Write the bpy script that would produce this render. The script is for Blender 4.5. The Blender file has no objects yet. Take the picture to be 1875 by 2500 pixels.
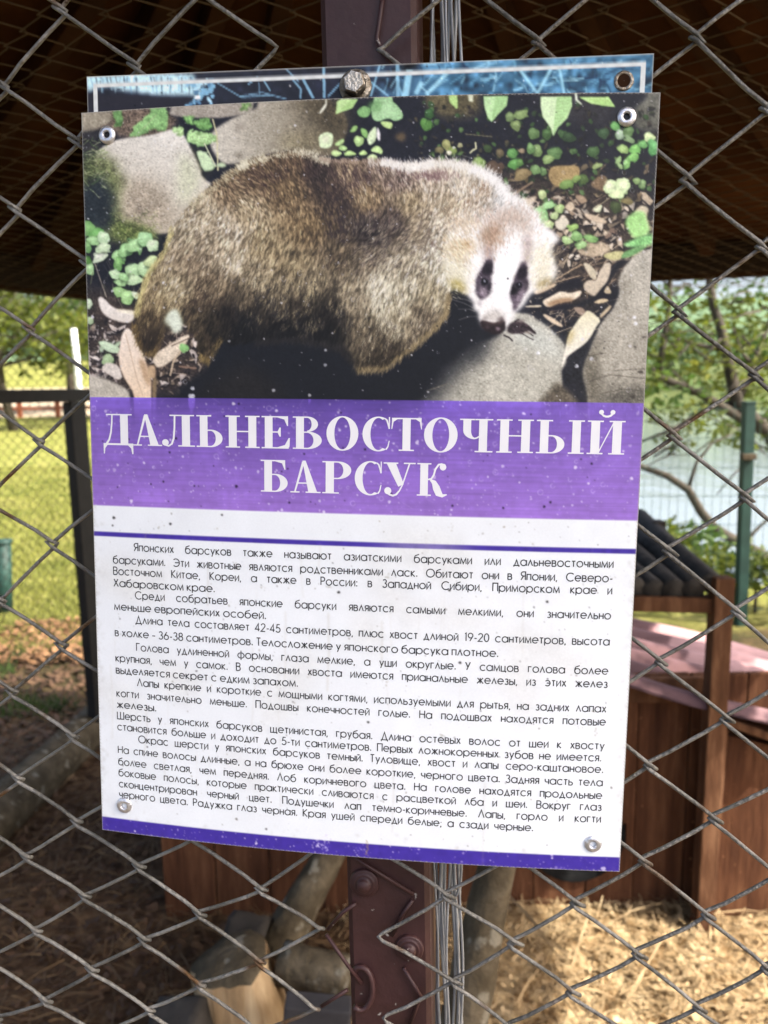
import bpy, bmesh, math, random
import numpy as np
from mathutils import Vector, Matrix
rnd = random.Random(5)
sc = bpy.context.scene
COL = sc.collection
# ---------------------------------------------------------------- camera (a phone at head height, tipped down a little)
FPX = 1900.0; PITCH = math.radians(9.0); ROLL = 0.018; CAMZ = 1.5
F_ = Vector((0, math.cos(PITCH), -math.sin(PITCH))); R0 = Vector((1, 0, 0)); D0 = Vector((0, -math.sin(PITCH), -math.cos(PITCH)))
R_ = R0*math.cos(ROLL)+D0*math.sin(ROLL); D_ = D0*math.cos(ROLL)-R0*math.sin(ROLL)
CAM = Vector((0, 0, CAMZ))
cam = bpy.data.cameras.new('camera'); camo = bpy.data.objects.new('camera', cam); COL.objects.link(camo)
camo.matrix_world = Matrix((( R_.x, -D_.x, -F_.x, 0), (R_.y, -D_.y, -F_.y, 0), (R_.z, -D_.z, -F_.z, CAMZ), (0, 0, 0, 1)))
cam.sensor_fit = 'HORIZONTAL'; cam.sensor_width = 36; cam.lens = 36*FPX/1875
cam.clip_start = .02; cam.clip_end = 3000
cam.dof.use_dof = True; cam.dof.focus_distance = .416; cam.dof.aperture_fstop = cam.lens/2.3
sc.camera = camo
# ---------------------------------------------------------------- daylight
SUN_EL, SUN_AZ = math.radians(46), math.radians(-22)      # azimuth from +X, negative towards the camera side
sd = Vector((math.cos(SUN_EL)*math.cos(SUN_AZ), math.cos(SUN_EL)*math.sin(SUN_AZ), math.sin(SUN_EL)))
w = bpy.data.worlds.new('World'); sc.world = w; w.use_nodes = True
nt = w.node_tree; bg = nt.nodes['Background']
sky = nt.nodes.new('ShaderNodeTexSky'); sky.sky_type = 'NISHITA'; sky.sun_disc = False
sky.sun_elevation = SUN_EL; sky.sun_rotation = math.atan2(sd.x, sd.y)
sky.dust_density = 6.0; sky.air_density = .8; sky.ozone_density = .4
nt.links.new(sky.outputs[0], bg.inputs[0]); bg.inputs[1].default_value = .15
sl = bpy.data.lights.new('sun', 'SUN'); sl.energy = 3.6; sl.angle = math.radians(.5); sl.color = (1, .95, .86)
so = bpy.data.objects.new('sun', sl); COL.objects.link(so); so.rotation_euler = sd.to_track_quat('Z', 'Y').to_euler()
sc.view_settings.view_transform = 'Standard'; sc.view_settings.look = 'None'
sc.view_settings.exposure = 1.74; sc.view_settings.gamma = 1.0
sc.cycles.max_bounces = 8; sc.cycles.transparent_max_bounces = 16
sc.cycles.use_denoising = True
sc.cycles.sample_clamp_indirect = 6
# ---------------------------------------------------------------- printed picture (numpy painter)
math_cos, math_sin = math.cos, math.sin
class Paint:
    """paints the printed picture of the sign into an array, x right, y down"""
    def __init__(self, x0, y0, x1, y1):
        self.x0, self.y0 = x0, y0
        self.w, self.h = x1 - x0, y1 - y0
        self.a = np.zeros((self.h, self.w, 3), np.float32)
        self.rng = np.random.default_rng(7)
        self.n1 = self.fbm(3); self.n2 = self.fbm(12); self.n3 = self.fbm(45)
    def fbm(self, s):
        g = self.rng.normal(size=(int(self.h/s)+4, int(self.w/s)+4)).astype(np.float32)
        yy = np.arange(self.h)/s; xx = np.arange(self.w)/s
        iy = yy.astype(int); ix = xx.astype(int)
        fy = (yy-iy)[:, None]; fx = (xx-ix)[None, :]
        fy = fy*fy*(3-2*fy); fx = fx*fx*(3-2*fx)
        a = g[iy][:, ix]; b = g[iy][:, ix+1]; c = g[iy+1][:, ix]; d = g[iy+1][:, ix+1]
        return (a*(1-fx)+b*fx)*(1-fy)+(c*(1-fx)+d*fx)*fy
    @staticmethod
    def blur(m, s):
        if s < .3: return m
        r = int(s*2.5)+1
        k = np.exp(-.5*(np.arange(-r, r+1)/s)**2); k /= k.sum()
        for ax in (0, 1):
            pad = [(0, 0)]*m.ndim; pad[ax] = (r, r)
            p = np.pad(m, pad, mode='edge'); o = 0
            for i, w in enumerate(k):
                sl = [slice(None)]*m.ndim; sl[ax] = slice(i, i+m.shape[ax]); o = o+p[tuple(sl)]*w
            m = o
        return m
    def mask(self, pts, soft=1.0, rough=0.0):
        p = np.asarray(pts, float)-[self.x0, self.y0]
        e = int(soft*3+rough*2+3)
        ax = max(int(p[:, 0].min())-e, 0); bx = min(int(p[:, 0].max())+e+1, self.w)
        ay = max(int(p[:, 1].min())-e, 0); by = min(int(p[:, 1].max())+e+1, self.h)
        if bx <= ax or by <= ay: return None
        X, Y = np.meshgrid(np.arange(ax, bx)+.5, np.arange(ay, by)+.5)
        if rough:
            X = X+self.n2[ay:by, ax:bx]*rough; Y = Y+self.n1[ay:by, ax:bx]*rough*.6
        ins = np.zeros(X.shape, bool)
        q = np.roll(p, -1, 0)
        for (xa, ya), (xb, yb) in zip(p, q):
            if ya == yb: continue
            c = (ya > Y) != (yb > Y)
            ins ^= c & (X < (xb-xa)*(Y-ya)/(yb-ya)+xa)
        return (slice(ay, by), slice(ax, bx)), self.blur(ins.astype(np.float32), soft)
    def poly(self, pts, col, soft=1.0, alpha=1.0, noise=.06, rough=0.0, col2=None, d=(0, 1)):
        r = self.mask(pts, soft, rough)
        if r is None: return
        s, m = r
        c = np.broadcast_to(np.array(col, np.float32), m.shape+(3,))
        if col2 is not None:
            X, Y = np.meshgrid(np.arange(s[1].start, s[1].stop), np.arange(s[0].start, s[0].stop))
            t = X*d[0]+Y*d[1]
            p = np.asarray(pts, float)-[self.x0, self.y0]; tp = p@np.array(d, float)
            t = np.clip((t-tp.min())/(tp.max()-tp.min()+1e-6), 0, 1)[..., None]
            c = c*(1-t)+np.array(col2, np.float32)*t
        if noise:
            n = (self.n1[s]*.5+self.n2[s]*.35+self.n3[s]*.3)
            c = c*(1+noise*n[..., None])
        m = (m*alpha)[..., None]
        self.a[s] = self.a[s]*(1-m)+c*m
    def oval(self, x, y, rx, ry=None, col=(0, 0, 0), ang=0, **k):
        ry = ry or rx
        t = np.linspace(0, 2*np.pi, 22)[:-1]; c, s = np.cos(np.radians(ang)), np.sin(np.radians(ang))
        w = 1+.10*np.sin(3*t+x)+.06*np.sin(5*t+y)
        a, b = rx*np.cos(t)*w, ry*np.sin(t)*w
        self.poly(np.stack([x+a*c-b*s, y+a*s+b*c], 1), col, **k)
    def leaf(self, x, y, rx, ry, col, ang=0, vein=True, soft=1.0):
        """a leaf: pale rim and paler half, a darker vein"""
        c, s = np.cos(np.radians(ang)), np.sin(np.radians(ang))
        col = np.array(col, float)
        self.oval(x, y, rx, ry, col*.9, ang, soft=soft, noise=.07)
        self.oval(x-.25*ry*s-.1*rx, y-.28*ry*abs(c)-.1*ry, rx*.62, ry*.5, np.minimum(col*1.10+8, 240), ang, soft=rx*.2+.6, noise=.05)
        if vein and rx > 6:
            self.line([(x-rx*.8*c, y-rx*.8*s), (x+rx*.7*c, y+rx*.7*s)], col*.78, .9, .6)
    def line(self, pts, col, w=1.5, alpha=1.0, soft=.7):
        p = np.asarray(pts, float)
        t = np.gradient(p, axis=0); t /= np.linalg.norm(t, axis=1, keepdims=True)+1e-9
        n = np.stack([-t[:, 1], t[:, 0]], 1)*w/2
        self.poly(np.concatenate([p+n, (p-n)[::-1]]), col, soft=soft, alpha=alpha, noise=.05)
    def field(self, X, Y, ctrl, vals, p=4.4):
        ctrl = np.asarray(ctrl, float); vals = np.asarray(vals, float)
        num = 0; den = 0
        for (cx, cy), v in zip(ctrl, vals):
            w = 1/((X-cx)**2+(Y-cy)**2+350)**(p/2)
            num = num+w[..., None]*v; den = den+w
        return num/den[..., None]
    def strokes(self, x, y, dx, dy, L, col, alpha, w):
        """many short tapered hairs at once; later hairs lie over earlier ones"""
        n = 14
        for i in range(n):
            t = i/(n-1)
            f = (1-abs(2*t-1)**2)*.9+.1
            px = x+dx*L*(t-.5)-self.x0; py = y+dy*L*(t-.5)-self.y0
            for ox, k in ((0, 1.), (w, .55)):
                ix = np.clip((px+ox*dy).astype(int), 0, self.w-1); iy = np.clip((py-ox*dx).astype(int), 0, self.h-1)
                a = (alpha*f*k)[:, None]
                self.a[iy, ix] = self.a[iy, ix]*(1-a)+col*a

def paint_picture():
    P = Paint(170, 200, 1640, 1300)
    R = np.random.default_rng(11)
    V = {'1': (190, 220, .2592), '2': (600, 220, .2592), '3': (1000, 220, .1929), '4': (1300, 220, .1929),
         '5': (190, 560, .2592), '6': (600, 560, .2592), '7': (1000, 500, .2411), '8': (1260, 600, .217)}
    def v(k, *pts):
        x, y, s = V[k]; return [(x+s*a, y+s*b) for a, b in pts]
    def chaikin(q):
        q = np.asarray(q, float); r = np.roll(q, -1, 0); return np.stack([q*.78+r*.22, q*.22+r*.78], 1).reshape(-1, 2)
    def pl(k, pts, col, **kw):
        q = chaikin(chaikin(v(k, *pts))); x, y = q[:, 0].copy(), q[:, 1].copy()
        top = np.where(x < 870, 275-(x-199)*.057, 238-(x-870)*.013)
        q[:, 0] = np.where(x < 216, x-30, np.where(x > 1605-(y-228)*.046, x+35, x)); q[:, 1] = np.where(y < top+11, y-30, np.where(y > 958, y+25, y))
        P.poly(q, col, **kw)
    def pls(k, pts, col, **kw): P.poly(v(k, *pts), col, **kw)
    def lf(k, lst):
        x, y, s = V[k]
        for a in lst:
            cx, cy, rx, ry, col = a[:5]; X0, Y0 = x+s*cx, y+s*cy; rr = min(rx, ry)*s; dk = np.array(col, float)
            P.oval(X0+2, Y0+rr*.5, rx*s*1.3, ry*s*1.15, (26, 30, 30), R.uniform(-40, 40), soft=2.5, alpha=.55)
            P.line([(X0, Y0), (X0+R.uniform(-14, 14), Y0+R.uniform(8, 26))], dk*.62, 1.4, .7)
            for _ in range(2 if rr > 7 else 1):
                t = R.uniform(0, 6.28); P.leaf(X0+math_cos(t)*rx*s*.75, Y0+math_sin(t)*ry*s*.7, rx*s*R.uniform(.5, .8), ry*s*R.uniform(.45, .75), dk*R.uniform(.62, .95), R.uniform(0, 180))
            P.leaf(x+s*cx, y+s*cy, rx*s*1.18, ry*s*1.18, col, a[5] if len(a) > 5 else R.uniform(-40, 40))
    def ln(k, pts, col, w=1.5, alpha=1.): P.line(v(k, *pts), col, w, alpha)
    P.a[:] = (34, 35, 43)
    P.a *= (1+.06*P.n1+.05*P.n2)[..., None]
    # soft earth glow and mossy stones at the back
    P.poly([(1090, 560), (1180, 430), (1300, 400), (1580, 470), (1600, 640), (1400, 780), (1330, 560)], (62, 55, 50), soft=22, noise=.3)
    P.poly([(200, 700), (330, 720), (520, 800), (560, 960), (200, 960)], (60, 53, 50), soft=14, noise=.3)
    pl('3', [(150, 110), (900, 100), (900, 250), (820, 340), (420, 360), (250, 240)], (92, 86, 66), soft=8, noise=.2)
    pl('4', [(-60, 90), (1000, 90), (1000, 420), (700, 470), (300, 300)], (48, 47, 50), soft=14, noise=.2)
    pl('4', [(1270, 240), (1400, 130), (1615, 40), (1585, 520), (1440, 520), (1300, 490)], (112, 112, 104), soft=5, noise=.14, col2=(86, 86, 78), d=(-.3, 1))
    # upper left: kerb, earth, big pale boulder
    pl('1', [(25, 200), (900, 170), (930, 440), (450, 470), (300, 340), (30, 560)], (104, 92, 82), soft=5, noise=.35, rough=5)
    pl('1', [(25, 215), (300, 205), (330, 290), (250, 330), (110, 400), (35, 450)], (150, 142, 126), soft=3, noise=.12)
    pl('1', [(860, 190), (1700, 110), (1620, 220), (1300, 272), (870, 245)], (152, 145, 135), soft=2, noise=.1)
    pl('1', [(60, 400), (230, 360), (320, 430), (200, 560), (60, 600)], (52, 50, 52), soft=4, noise=.2)
    boulder = [(205, 560), (260, 515), (380, 460), (700, 425), (880, 365), (985, 400), (1040, 500), (1100, 610), (1150, 720), (1195, 850), (1270, 880), (1180, 970), (1060, 1090), (960, 1250), (850, 1360), (640, 1340), (400, 1230), (300, 1200), (200, 900), (150, 640)]
    pl('1', boulder, (222, 217, 206), soft=2.2, noise=.05, col2=(178, 168, 150), d=(-.25, 1))
    pl('1', [(380, 860), (700, 820), (860, 1000), (900, 1230), (800, 1330), (420, 1230), (370, 1000)], (150, 138, 122), soft=16, noise=.22, alpha=.75)
    pl('1', [(960, 560), (1090, 640), (1180, 850), (1050, 1040), (960, 1100), (930, 800)], (188, 194, 160), soft=12, noise=.1, alpha=.7)
    pl('1', [(1050, 500), (1190, 860), (1215, 860), (1080, 520)], (96, 92, 72), soft=2.5, alpha=.6)
    pl('1', [(60, 640), (210, 590), (390, 690), (420, 900), (400, 1220), (430, 1420), (60, 1420)], (96, 104, 68), soft=12, noise=.3, alpha=.9, rough=6)
    pl('1', [(60, 930), (200, 760), (310, 900), (350, 1150), (330, 1340), (100, 1320), (55, 1150)], (40, 46, 50), soft=11, noise=.2, rough=4)
    pl('1', [(330, 1180), (760, 1330), (740, 1430), (360, 1460)], (98, 110, 64), soft=9, noise=.35, rough=6)
    for _ in range(150):
        x, y = R.uniform(300, 760), R.uniform(1150, 1430); ln('1', [(x, y), (x+R.uniform(-50, 60), y+R.uniform(-40, 60))], R.choice([(60, 80, 45), (140, 155, 95), (170, 170, 120)]), 1.2, .6)
    for _ in range(70):
        x, y = R.uniform(40, 230), R.uniform(430, 1000); ln('1', [(x, y), (x+R.uniform(20, 90), y+R.uniform(-60, 70))], R.choice([(150, 165, 115), (185, 190, 150), (90, 110, 70)]), 1.5, .75)
    # second boulder at the top
    pl('2', [(-340, 400), (-140, 270), (0, 210), (150, 150), (500, 108), (800, 100), (960, 260), (960, 420), (830, 640), (600, 600), (400, 560), (100, 640), (-200, 720), (-330, 560)], (196, 190, 177), soft=3, noise=.07, col2=(92, 85, 70), d=(1, .1))
    pl('2', [(420, 110), (960, 95), (1000, 300), (900, 440), (700, 420), (640, 250)], (78, 71, 56), soft=22, noise=.25, alpha=.85)
    pl('2', [(300, 420), (650, 380), (720, 560), (560, 600), (330, 560)], (128, 120, 95), soft=16, noise=.25, alpha=.6)
    P.oval(584, 311, 14, 8, (140, 132, 122), -20, soft=4, alpha=.8); P.oval(582, 380, 9, 7, (110, 104, 95), soft=4, alpha=.8)
    for _ in range(240):
        P.oval(R.uniform(230, 480), R.uniform(360, 560), R.uniform(1, 3.5), R.uniform(.8, 2), R.choice([(110, 98, 86), (130, 120, 105), (220, 212, 200)]), R.uniform(0, 180), soft=1, alpha=.45)
    # ground litter: many small flat leaves, chips and twigs
    def litter(box, n, cols, smin, smax):
        for _ in range(n):
            x, y = R.uniform(box[0], box[2]), R.uniform(box[1], box[3])
            r = R.uniform(smin, smax); a = R.uniform(0, 6.28); k = R.integers(4, 7)
            t = np.sort(R.uniform(0, 6.28, k)); q = np.stack([np.cos(t)*r, np.sin(t)*r*R.uniform(.25, .7)], 1)
            c, s = np.cos(a), np.sin(a); q = q@np.array([[c, s], [-s, c]])
            b = np.array(cols[R.integers(len(cols))], float)*R.uniform(.6, 1.1)
            if r > 5: P.poly(q*1.05+[x+1.5, y+r*.22+1.5], (24, 23, 28), soft=1.6, noise=0, alpha=.75)
            P.poly(q+[x, y], b, soft=.9, noise=.10, alpha=R.uniform(.75, 1))
            if r > 8: P.poly(q*[.6, .5]+[x-1, y-r*.1], np.minimum(b*1.14, 240), soft=2, alpha=.6); P.line([(x-r*.5, y-r*.1), (x+r*.5, y+r*.12)], b*.72, 1, .6)
    tan = [(186, 170, 150), (160, 142, 122), (120, 104, 92), (210, 198, 180), (84, 74, 66), (40, 38, 42)]
    litter((1240, 480, 1600, 640), 130, [(206, 192, 172), (188, 172, 150), (222, 212, 196)], 8, 24)
    litter((1230, 400, 1600, 500), 50, [(120, 108, 88), (96, 88, 72), (140, 124, 100)], 5, 15)
    litter((205, 780, 480, 940), 80, [(216, 204, 196), (198, 186, 176), (182, 166, 150)], 8, 22)
    litter((1235, 470, 1420, 600), 90, tan[:5]+[(70, 62, 60)], 4, 17)
    litter((1360, 520, 1600, 610), 70, tan, 4, 18)
    litter((1330, 590, 1500, 700), 120, tan, 3, 11)
    litter((1290, 690, 1420, 820), 140, tan+[(30, 29, 34)]*2, 2, 8)
    litter((205, 770, 330, 930), 190, [(196, 184, 178), (150, 138, 136), (95, 84, 84), (50, 44, 48), (222, 212, 206)], 2, 11)
    litter((370, 790, 500, 960), 120, [(180, 164, 146), (120, 106, 94), (70, 62, 58), (40, 38, 40)], 2, 10)
    litter((1020, 350, 1280, 400), 60, [(96, 92, 74), (66, 64, 54), (120, 118, 92)], 2, 9)
    litter((1080, 380, 1600, 500), 70, [(64, 58, 54), (88, 76, 66), (52, 56, 44)], 3, 12)
    for _ in range(170):
        x, y = R.uniform(1335, 1500), R.uniform(590, 820); a = R.normal(-.6, .5); L = R.uniform(8, 45)
        P.line([(x, y), (x+L*np.cos(a), y+L*np.sin(a))], R.choice([(30, 28, 32), (190, 174, 150), (150, 132, 112), (50, 44, 44)]), R.uniform(1, 2.2), .8)
    for _ in range(110):
        x, y = R.uniform(205, 500), R.uniform(760, 950); a = R.uniform(0, 3.1); L = R.uniform(6, 26)
        P.line([(x, y), (x+L*np.cos(a), y+L*np.sin(a))], R.choice([(40, 36, 40), (170, 156, 146), (90, 80, 78)]), R.uniform(1, 2), .7)
    for _ in range(60):
        x, y = R.uniform(200, 330), R.uniform(610, 740); a = R.uniform(.9, 2); L = R.uniform(12, 40)
        P.line([(x, y), (x+L*np.cos(a), y+L*np.sin(a))], R.choice([(110, 104, 98), (80, 84, 70), (150, 146, 130)]), R.uniform(.8, 1.5), .6)
    # stones at the right
    P.poly([(1000, 990), (1040, 905), (1120, 850), (1190, 826), (1236, 806), (1253, 763), (1290, 766), (1338, 797), (1362, 821), (1379, 842), (1383, 886), (1371, 905), (1373, 936), (1368, 956), (1351, 973), (1325, 992)], (156, 154, 144), soft=2.5, noise=.10, col2=(168, 166, 154), d=(.2, 1))
    P.poly([(985, 995), (1030, 880), (1120, 835), (1200, 822), (1150, 880), (1100, 930), (1060, 995)], (30, 32, 38), soft=26, noise=.1)
    P.poly([(1250, 775), (1330, 805), (1372, 850), (1372, 880), (1290, 850), (1250, 840)], (176, 180, 172), soft=14, noise=.06, alpha=.8)
    P.poly([(1310, 990), (1360, 930), (1395, 960), (1420, 990)], (90, 84, 74), soft=6, noise=.2)
    big = [(1560, 20), (1400, 70), (1290, 150), (1200, 260), (1150, 380), (1155, 500), (1140, 600), (1080, 730), (950, 870), (870, 1060), (820, 1200), (750, 1350), (740, 1480), (780, 1620), (860, 1740), (900, 1800), (1480, 1800), (1540, 900)]
    pl('8', big, (168, 164, 153), soft=2.2, noise=.10, col2=(136, 132, 122), d=(0, 1))
    pl('8', [(740, 1480), (750, 1350), (870, 1060), (960, 1000), (900, 1400), (980, 1700), (860, 1760)], (84, 80, 70), soft=13, noise=.2, alpha=.75)
    pl('8', [(900, 1640), (1200, 1560), (1480, 1600), (1480, 1790), (900, 1790)], (82, 80, 74), soft=12, noise=.3, alpha=.65, rough=8)
    pl('8', [(1150, 400), (1240, 300), (1300, 480), (1200, 560)], (112, 108, 98), soft=10, noise=.1, alpha=.6)
    pl('8', [(1380, 150), (1440, 130), (1450, 280), (1390, 300)], (120, 118, 110), soft=7, alpha=.6)
    for x, y, r in ((1440, 1030, 16), (1340, 1140, 14), (960, 1210, 12), (1290, 520, 9), (1090, 1560, 10), (1400, 1420, 26), (1310, 1700, 22), (1440, 350, 6), (1230, 350, 5), (1310, 245, 5)):
        P.oval(1260+.217*x, 600+.217*y, r*.3, r*.16, (62, 58, 54), 5, soft=1.2, alpha=.85)
    for _ in range(200):
        x, y = R.uniform(1400, 1590), R.uniform(700, 985); P.oval(x, y, R.uniform(.8, 2.6), R.uniform(.6, 1.4), R.choice([(100, 97, 90), (170, 167, 158), (84, 80, 74)]), R.uniform(0, 180), soft=.9, alpha=.4)
    for _ in range(160):
        x, y = R.uniform(1180, 1375), R.uniform(830, 985); P.oval(x, y, R.uniform(.8, 2.6), R.uniform(.6, 1.4), R.choice([(108, 104, 96), (176, 174, 166), (90, 86, 80)]), R.uniform(0, 180), soft=.9, alpha=.4)
    for q, n in (((1400, 620, 1600, 990), 2600), ((1120, 780, 1385, 990), 2200), ((225, 330, 480, 560), 1800), ((500, 240, 830, 400), 1400), ((200, 925, 330, 985), 300)):
        x = R.uniform(q[0], q[2], n); y = R.uniform(q[1], q[3], n); ix = (x-P.x0).astype(int); iy = (y-P.y0).astype(int); c0 = P.a[iy, ix]; ok = c0.mean(1) > 85; x, y, c0 = x[ok], y[ok], c0[ok]; n = len(x)
        P.strokes(x, y, np.cos(R.uniform(-.5, .5, n)), R.uniform(-.4, .4, n), R.uniform(1, 6, n), np.clip(c0*R.choice([.72, .84, 1.12, 1.2], n)[:, None], 0, 240), R.uniform(.3, .7, n), .8)
    for q in ([(1470, 960), (1520, 950), (1570, 955)], [(1440, 930), (1490, 915), (1580, 925)], [(1500, 905), (1575, 900)], [(1400, 860), (1440, 868), (1480, 862)]): P.line(q, (70, 66, 60), 2.2, .6)
    # dark gap and the fallen leaves at the right
    pl('8', [(540, 1380), (660, 1180), (800, 1120), (860, 1060), (740, 1350), (740, 1500), (800, 1640), (600, 1560), (530, 1480)], (34, 35, 40), soft=4, noise=.3)
    pl('8', [(980, 500), (1150, 260), (1290, 150), (1150, 150), (1000, 330), (900, 560), (640, 660), (700, 720), (860, 620), (1100, 640), (1160, 540), (1150, 430)], (28, 29, 37), soft=4, noise=.1)
    pl('8', [(420, 480), (560, 390), (700, 350), (760, 420), (740, 480), (560, 500)], (28, 28, 36), soft=3, noise=.1)
    pl('8', [(270, 700), (480, 650), (660, 650), (640, 700), (420, 740)], (30, 30, 40), soft=3)
    pl('8', [(640, 920), (720, 800), (800, 720), (870, 760), (960, 840), (900, 910), (850, 1010), (780, 1100), (650, 1190), (560, 1260), (510, 1390), (530, 1250), (565, 1100), (600, 980)], (214, 206, 172), soft=1.4, noise=.05, col2=(222, 218, 206), d=(.2, 1))
    pl('8', [(570, 1110), (590, 1000), (640, 920), (660, 1000), (600, 1120)], (176, 158, 108), soft=5, alpha=.8)
    pl('8', [(290, 620), (400, 565), (500, 505), (600, 540), (745, 495), (725, 560), (640, 615), (480, 640), (380, 692), (325, 680)], (222, 206, 182), soft=1.4, noise=.05)
    pl('8', [(330, 650), (480, 590), (640, 580), (660, 620), (480, 650), (370, 692)], (122, 94, 70), soft=4, alpha=.85)
    pl('8', [(760, 420), (830, 380), (900, 400), (930, 300), (1000, 190), (1070, 185), (1062, 300), (1030, 400), (940, 500), (880, 575), (830, 540), (765, 500)], (186, 173, 154), soft=1.3, noise=.06)
    pl('8', [(750, 185), (825, 205), (905, 290), (900, 395), (850, 370), (790, 280)], (180, 170, 148), soft=1.3, noise=.06)
    pl('8', [(960, 110), (1100, 58), (1225, 60), (1180, 155), (1060, 165)], (172, 168, 124), soft=1.5, noise=.08)
    pl('8', [(1170, 145), (1225, 58), (1400, 10), (1500, -20), (1410, 60), (1280, 125)], (96, 152, 84), soft=1.6, noise=.1)
    pl('8', [(1030, 430), (1085, 545), (975, 535)], (176, 162, 136), soft=1.2); pl('8', [(855, 645), (960, 588), (1060, 610), (970, 650)], (190, 172, 142), soft=1.2)
    pl('8', [(930, 790), (1060, 660), (1080, 690), (960, 815)], (182, 166, 140), soft=1.4); pl('8', [(630, 690), (740, 690), (790, 740), (730, 800)], (146, 130, 116), soft=1.4)
    pl('8', [(190, 500), (440, 420), (455, 450), (220, 560)], (196, 172, 148), soft=1.6); pl('8', [(80, 680), (290, 665), (285, 690), (130, 695)], (200, 188, 164), soft=1.2)
    pl('8', [(300, 760), (380, 790), (530, 890), (520, 920), (420, 880), (310, 800)], (196, 178, 154), soft=1.3)
    ln('8', [(450, 375), (740, 205)], (178, 156, 130), 2.4); ln('8', [(440, 410), (720, 335)], (168, 146, 122), 2.2); ln('8', [(520, 250), (590, 90)], (182, 166, 142), 2); ln('8', [(460, 230), (560, 120)], (168, 150, 126), 1.8)
    litter((1000, 250, 1600, 480), 260, [(64, 58, 52), (52, 52, 44), (78, 72, 58), (58, 64, 48)], 3, 11)
    for _ in range(110):
        x, y = R.uniform(1000, 1600), R.uniform(250, 520); P.leaf(x, y, R.uniform(4, 9), R.uniform(3, 7), R.choice([(58, 84, 48), (74, 104, 60), (88, 116, 70), (50, 68, 44)]), R.uniform(0, 180))
    # leaves, top right
    lf('4', [(900, 550, 60, 55, (62, 88, 58)), (1050, 460, 55, 45, (98, 172, 82)), (1110, 560, 55, 50, (150, 176, 146)), (1220, 520, 55, 55, (94, 126, 76)), (1230, 620, 70, 28, (120, 150, 104), 40), (1150, 750, 58, 45, (146, 184, 106)), (1300, 745, 65, 45, (112, 196, 84)), (1265, 850, 75, 40, (118, 196, 88), -30), (1190, 935, 34, 60, (126, 196, 96)), (1090, 890, 50, 26, (140, 176, 112), -60), (1110, 960, 40, 20, (150, 186, 122), 50), (1480, 600, 60, 52, (192, 222, 152)), (1535, 720, 60, 90, (92, 178, 92)), (1400, 690, 50, 40, (98, 170, 84)), (770, 780, 66, 52, (70, 100, 58)), (285, 800, 80, 62, (92, 128, 74)), (200, 880, 62, 44, (134, 164, 100)), (50, 765, 58, 70, (122, 152, 92)), (380, 560, 60, 40, (64, 92, 54)), (470, 600, 70, 50, (56, 80, 50)), (190, 560, 50, 60, (72, 104, 56)), (30, 1010, 44, 52, (112, 148, 92)), (135, 1030, 38, 46, (104, 140, 84)), (120, 1320, 40, 50, (176, 196, 136)), (820, 960, 60, 26, (140, 160, 104), -20), (1390, 1190, 42, 46, (128, 160, 104)), (1320, 1150, 38, 34, (130, 160, 100)), (1050, 1480, 58, 64, (66, 78, 48)), (640, 1130, 50, 60, (82, 104, 58), 60), (1200, 1410, 70, 30, (120, 112, 80), 10)])
    pl('4', [(715, 1190), (870, 1060), (955, 1110), (935, 1290), (820, 1260)], (116, 100, 80), soft=2, noise=.15)
    pl('4', [(240, 965), (400, 950), (590, 955), (605, 1050), (560, 1115), (420, 1205), (320, 1235), (225, 1165), (195, 1060)], (154, 134, 98), soft=1.6, noise=.12)
    lf('4', [(440, 1190, 80, 45, (112, 146, 76), -15), (560, 1120, 50, 30, (120, 150, 80), -30), (995, 1225, 72, 78, (208, 236, 172), 60), (1140, 1210, 84, 80, (204, 234, 168), -60), (1070, 1320, 84, 46, (206, 234, 166), -8), (830, 1500, 50, 34, (206, 214, 176), -40)])
    ln('4', [(790, 1500), (980, 1360)], (150, 140, 118), 2.4); ln('4', [(760, 1420), (930, 1330)], (120, 106, 92), 2); ln('4', [(540, 1420), (700, 1640)], (74, 64, 58), 3)
    pl('4', [(290, 1640), (420, 1590), (480, 1700), (360, 1790), (280, 1720)], (206, 198, 178), soft=1.4); pl('4', [(405, 1470), (490, 1395), (545, 1480), (490, 1545), (430, 1510)], (194, 176, 152), soft=1.4)
    pl('4', [(520, 1320), (660, 1340), (700, 1420), (600, 1440)], (150, 132, 112), soft=1.5); pl('4', [(640, 1550), (820, 1590), (960, 1660), (900, 1700), (700, 1640)], (190, 172, 150), soft=1.6)
    lf('4', [(95, 1560, 85, 70, (132, 196, 112)), (195, 1460, 78, 36, (146, 210, 126), -15), (130, 1640, 60, 50, (150, 206, 126)), (340, 1500, 55, 46, (160, 192, 122)), (280, 1590, 45, 40, (176, 202, 140)), (200, 1700, 60, 40, (180, 205, 140)), (520, 1740, 60, 30, (150, 196, 100))])
    pl('4', [(1290, 1530), (1380, 1450), (1480, 1490), (1440, 1600), (1480, 1790), (1200, 1790)], (196, 186, 160), soft=2, noise=.08)
    pl('4', [(1170, 1640), (1300, 1530), (1425, 1540), (1440, 1640), (1500, 1800), (1300, 1900), (1200, 1760)], (140, 212, 108), soft=3, noise=.08)
    pl('4', [(1120, 1960), (1300, 1880), (1560, 1800), (1550, 1940), (1300, 2000)], (112, 190, 100), soft=3, noise=.14)
    pl('4', [(560, 2000), (760, 1900), (900, 1920), (1020, 2020), (800, 2120), (600, 2080)], (176, 160, 138), soft=2, noise=.12)
    lf('4', [(620, 1960, 60, 40, (150, 200, 120)), (740, 1880, 80, 36, (120, 176, 90)), (440, 1900, 60, 40, (166, 204, 130)), (560, 1850, 60, 50, (124, 180, 96))])
    def serrated(k, pts, ca, cb, mid):
        pls(k, pts, ca, soft=1.2, noise=.05); pls(k, mid, cb, soft=1.4, noise=.05)
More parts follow.
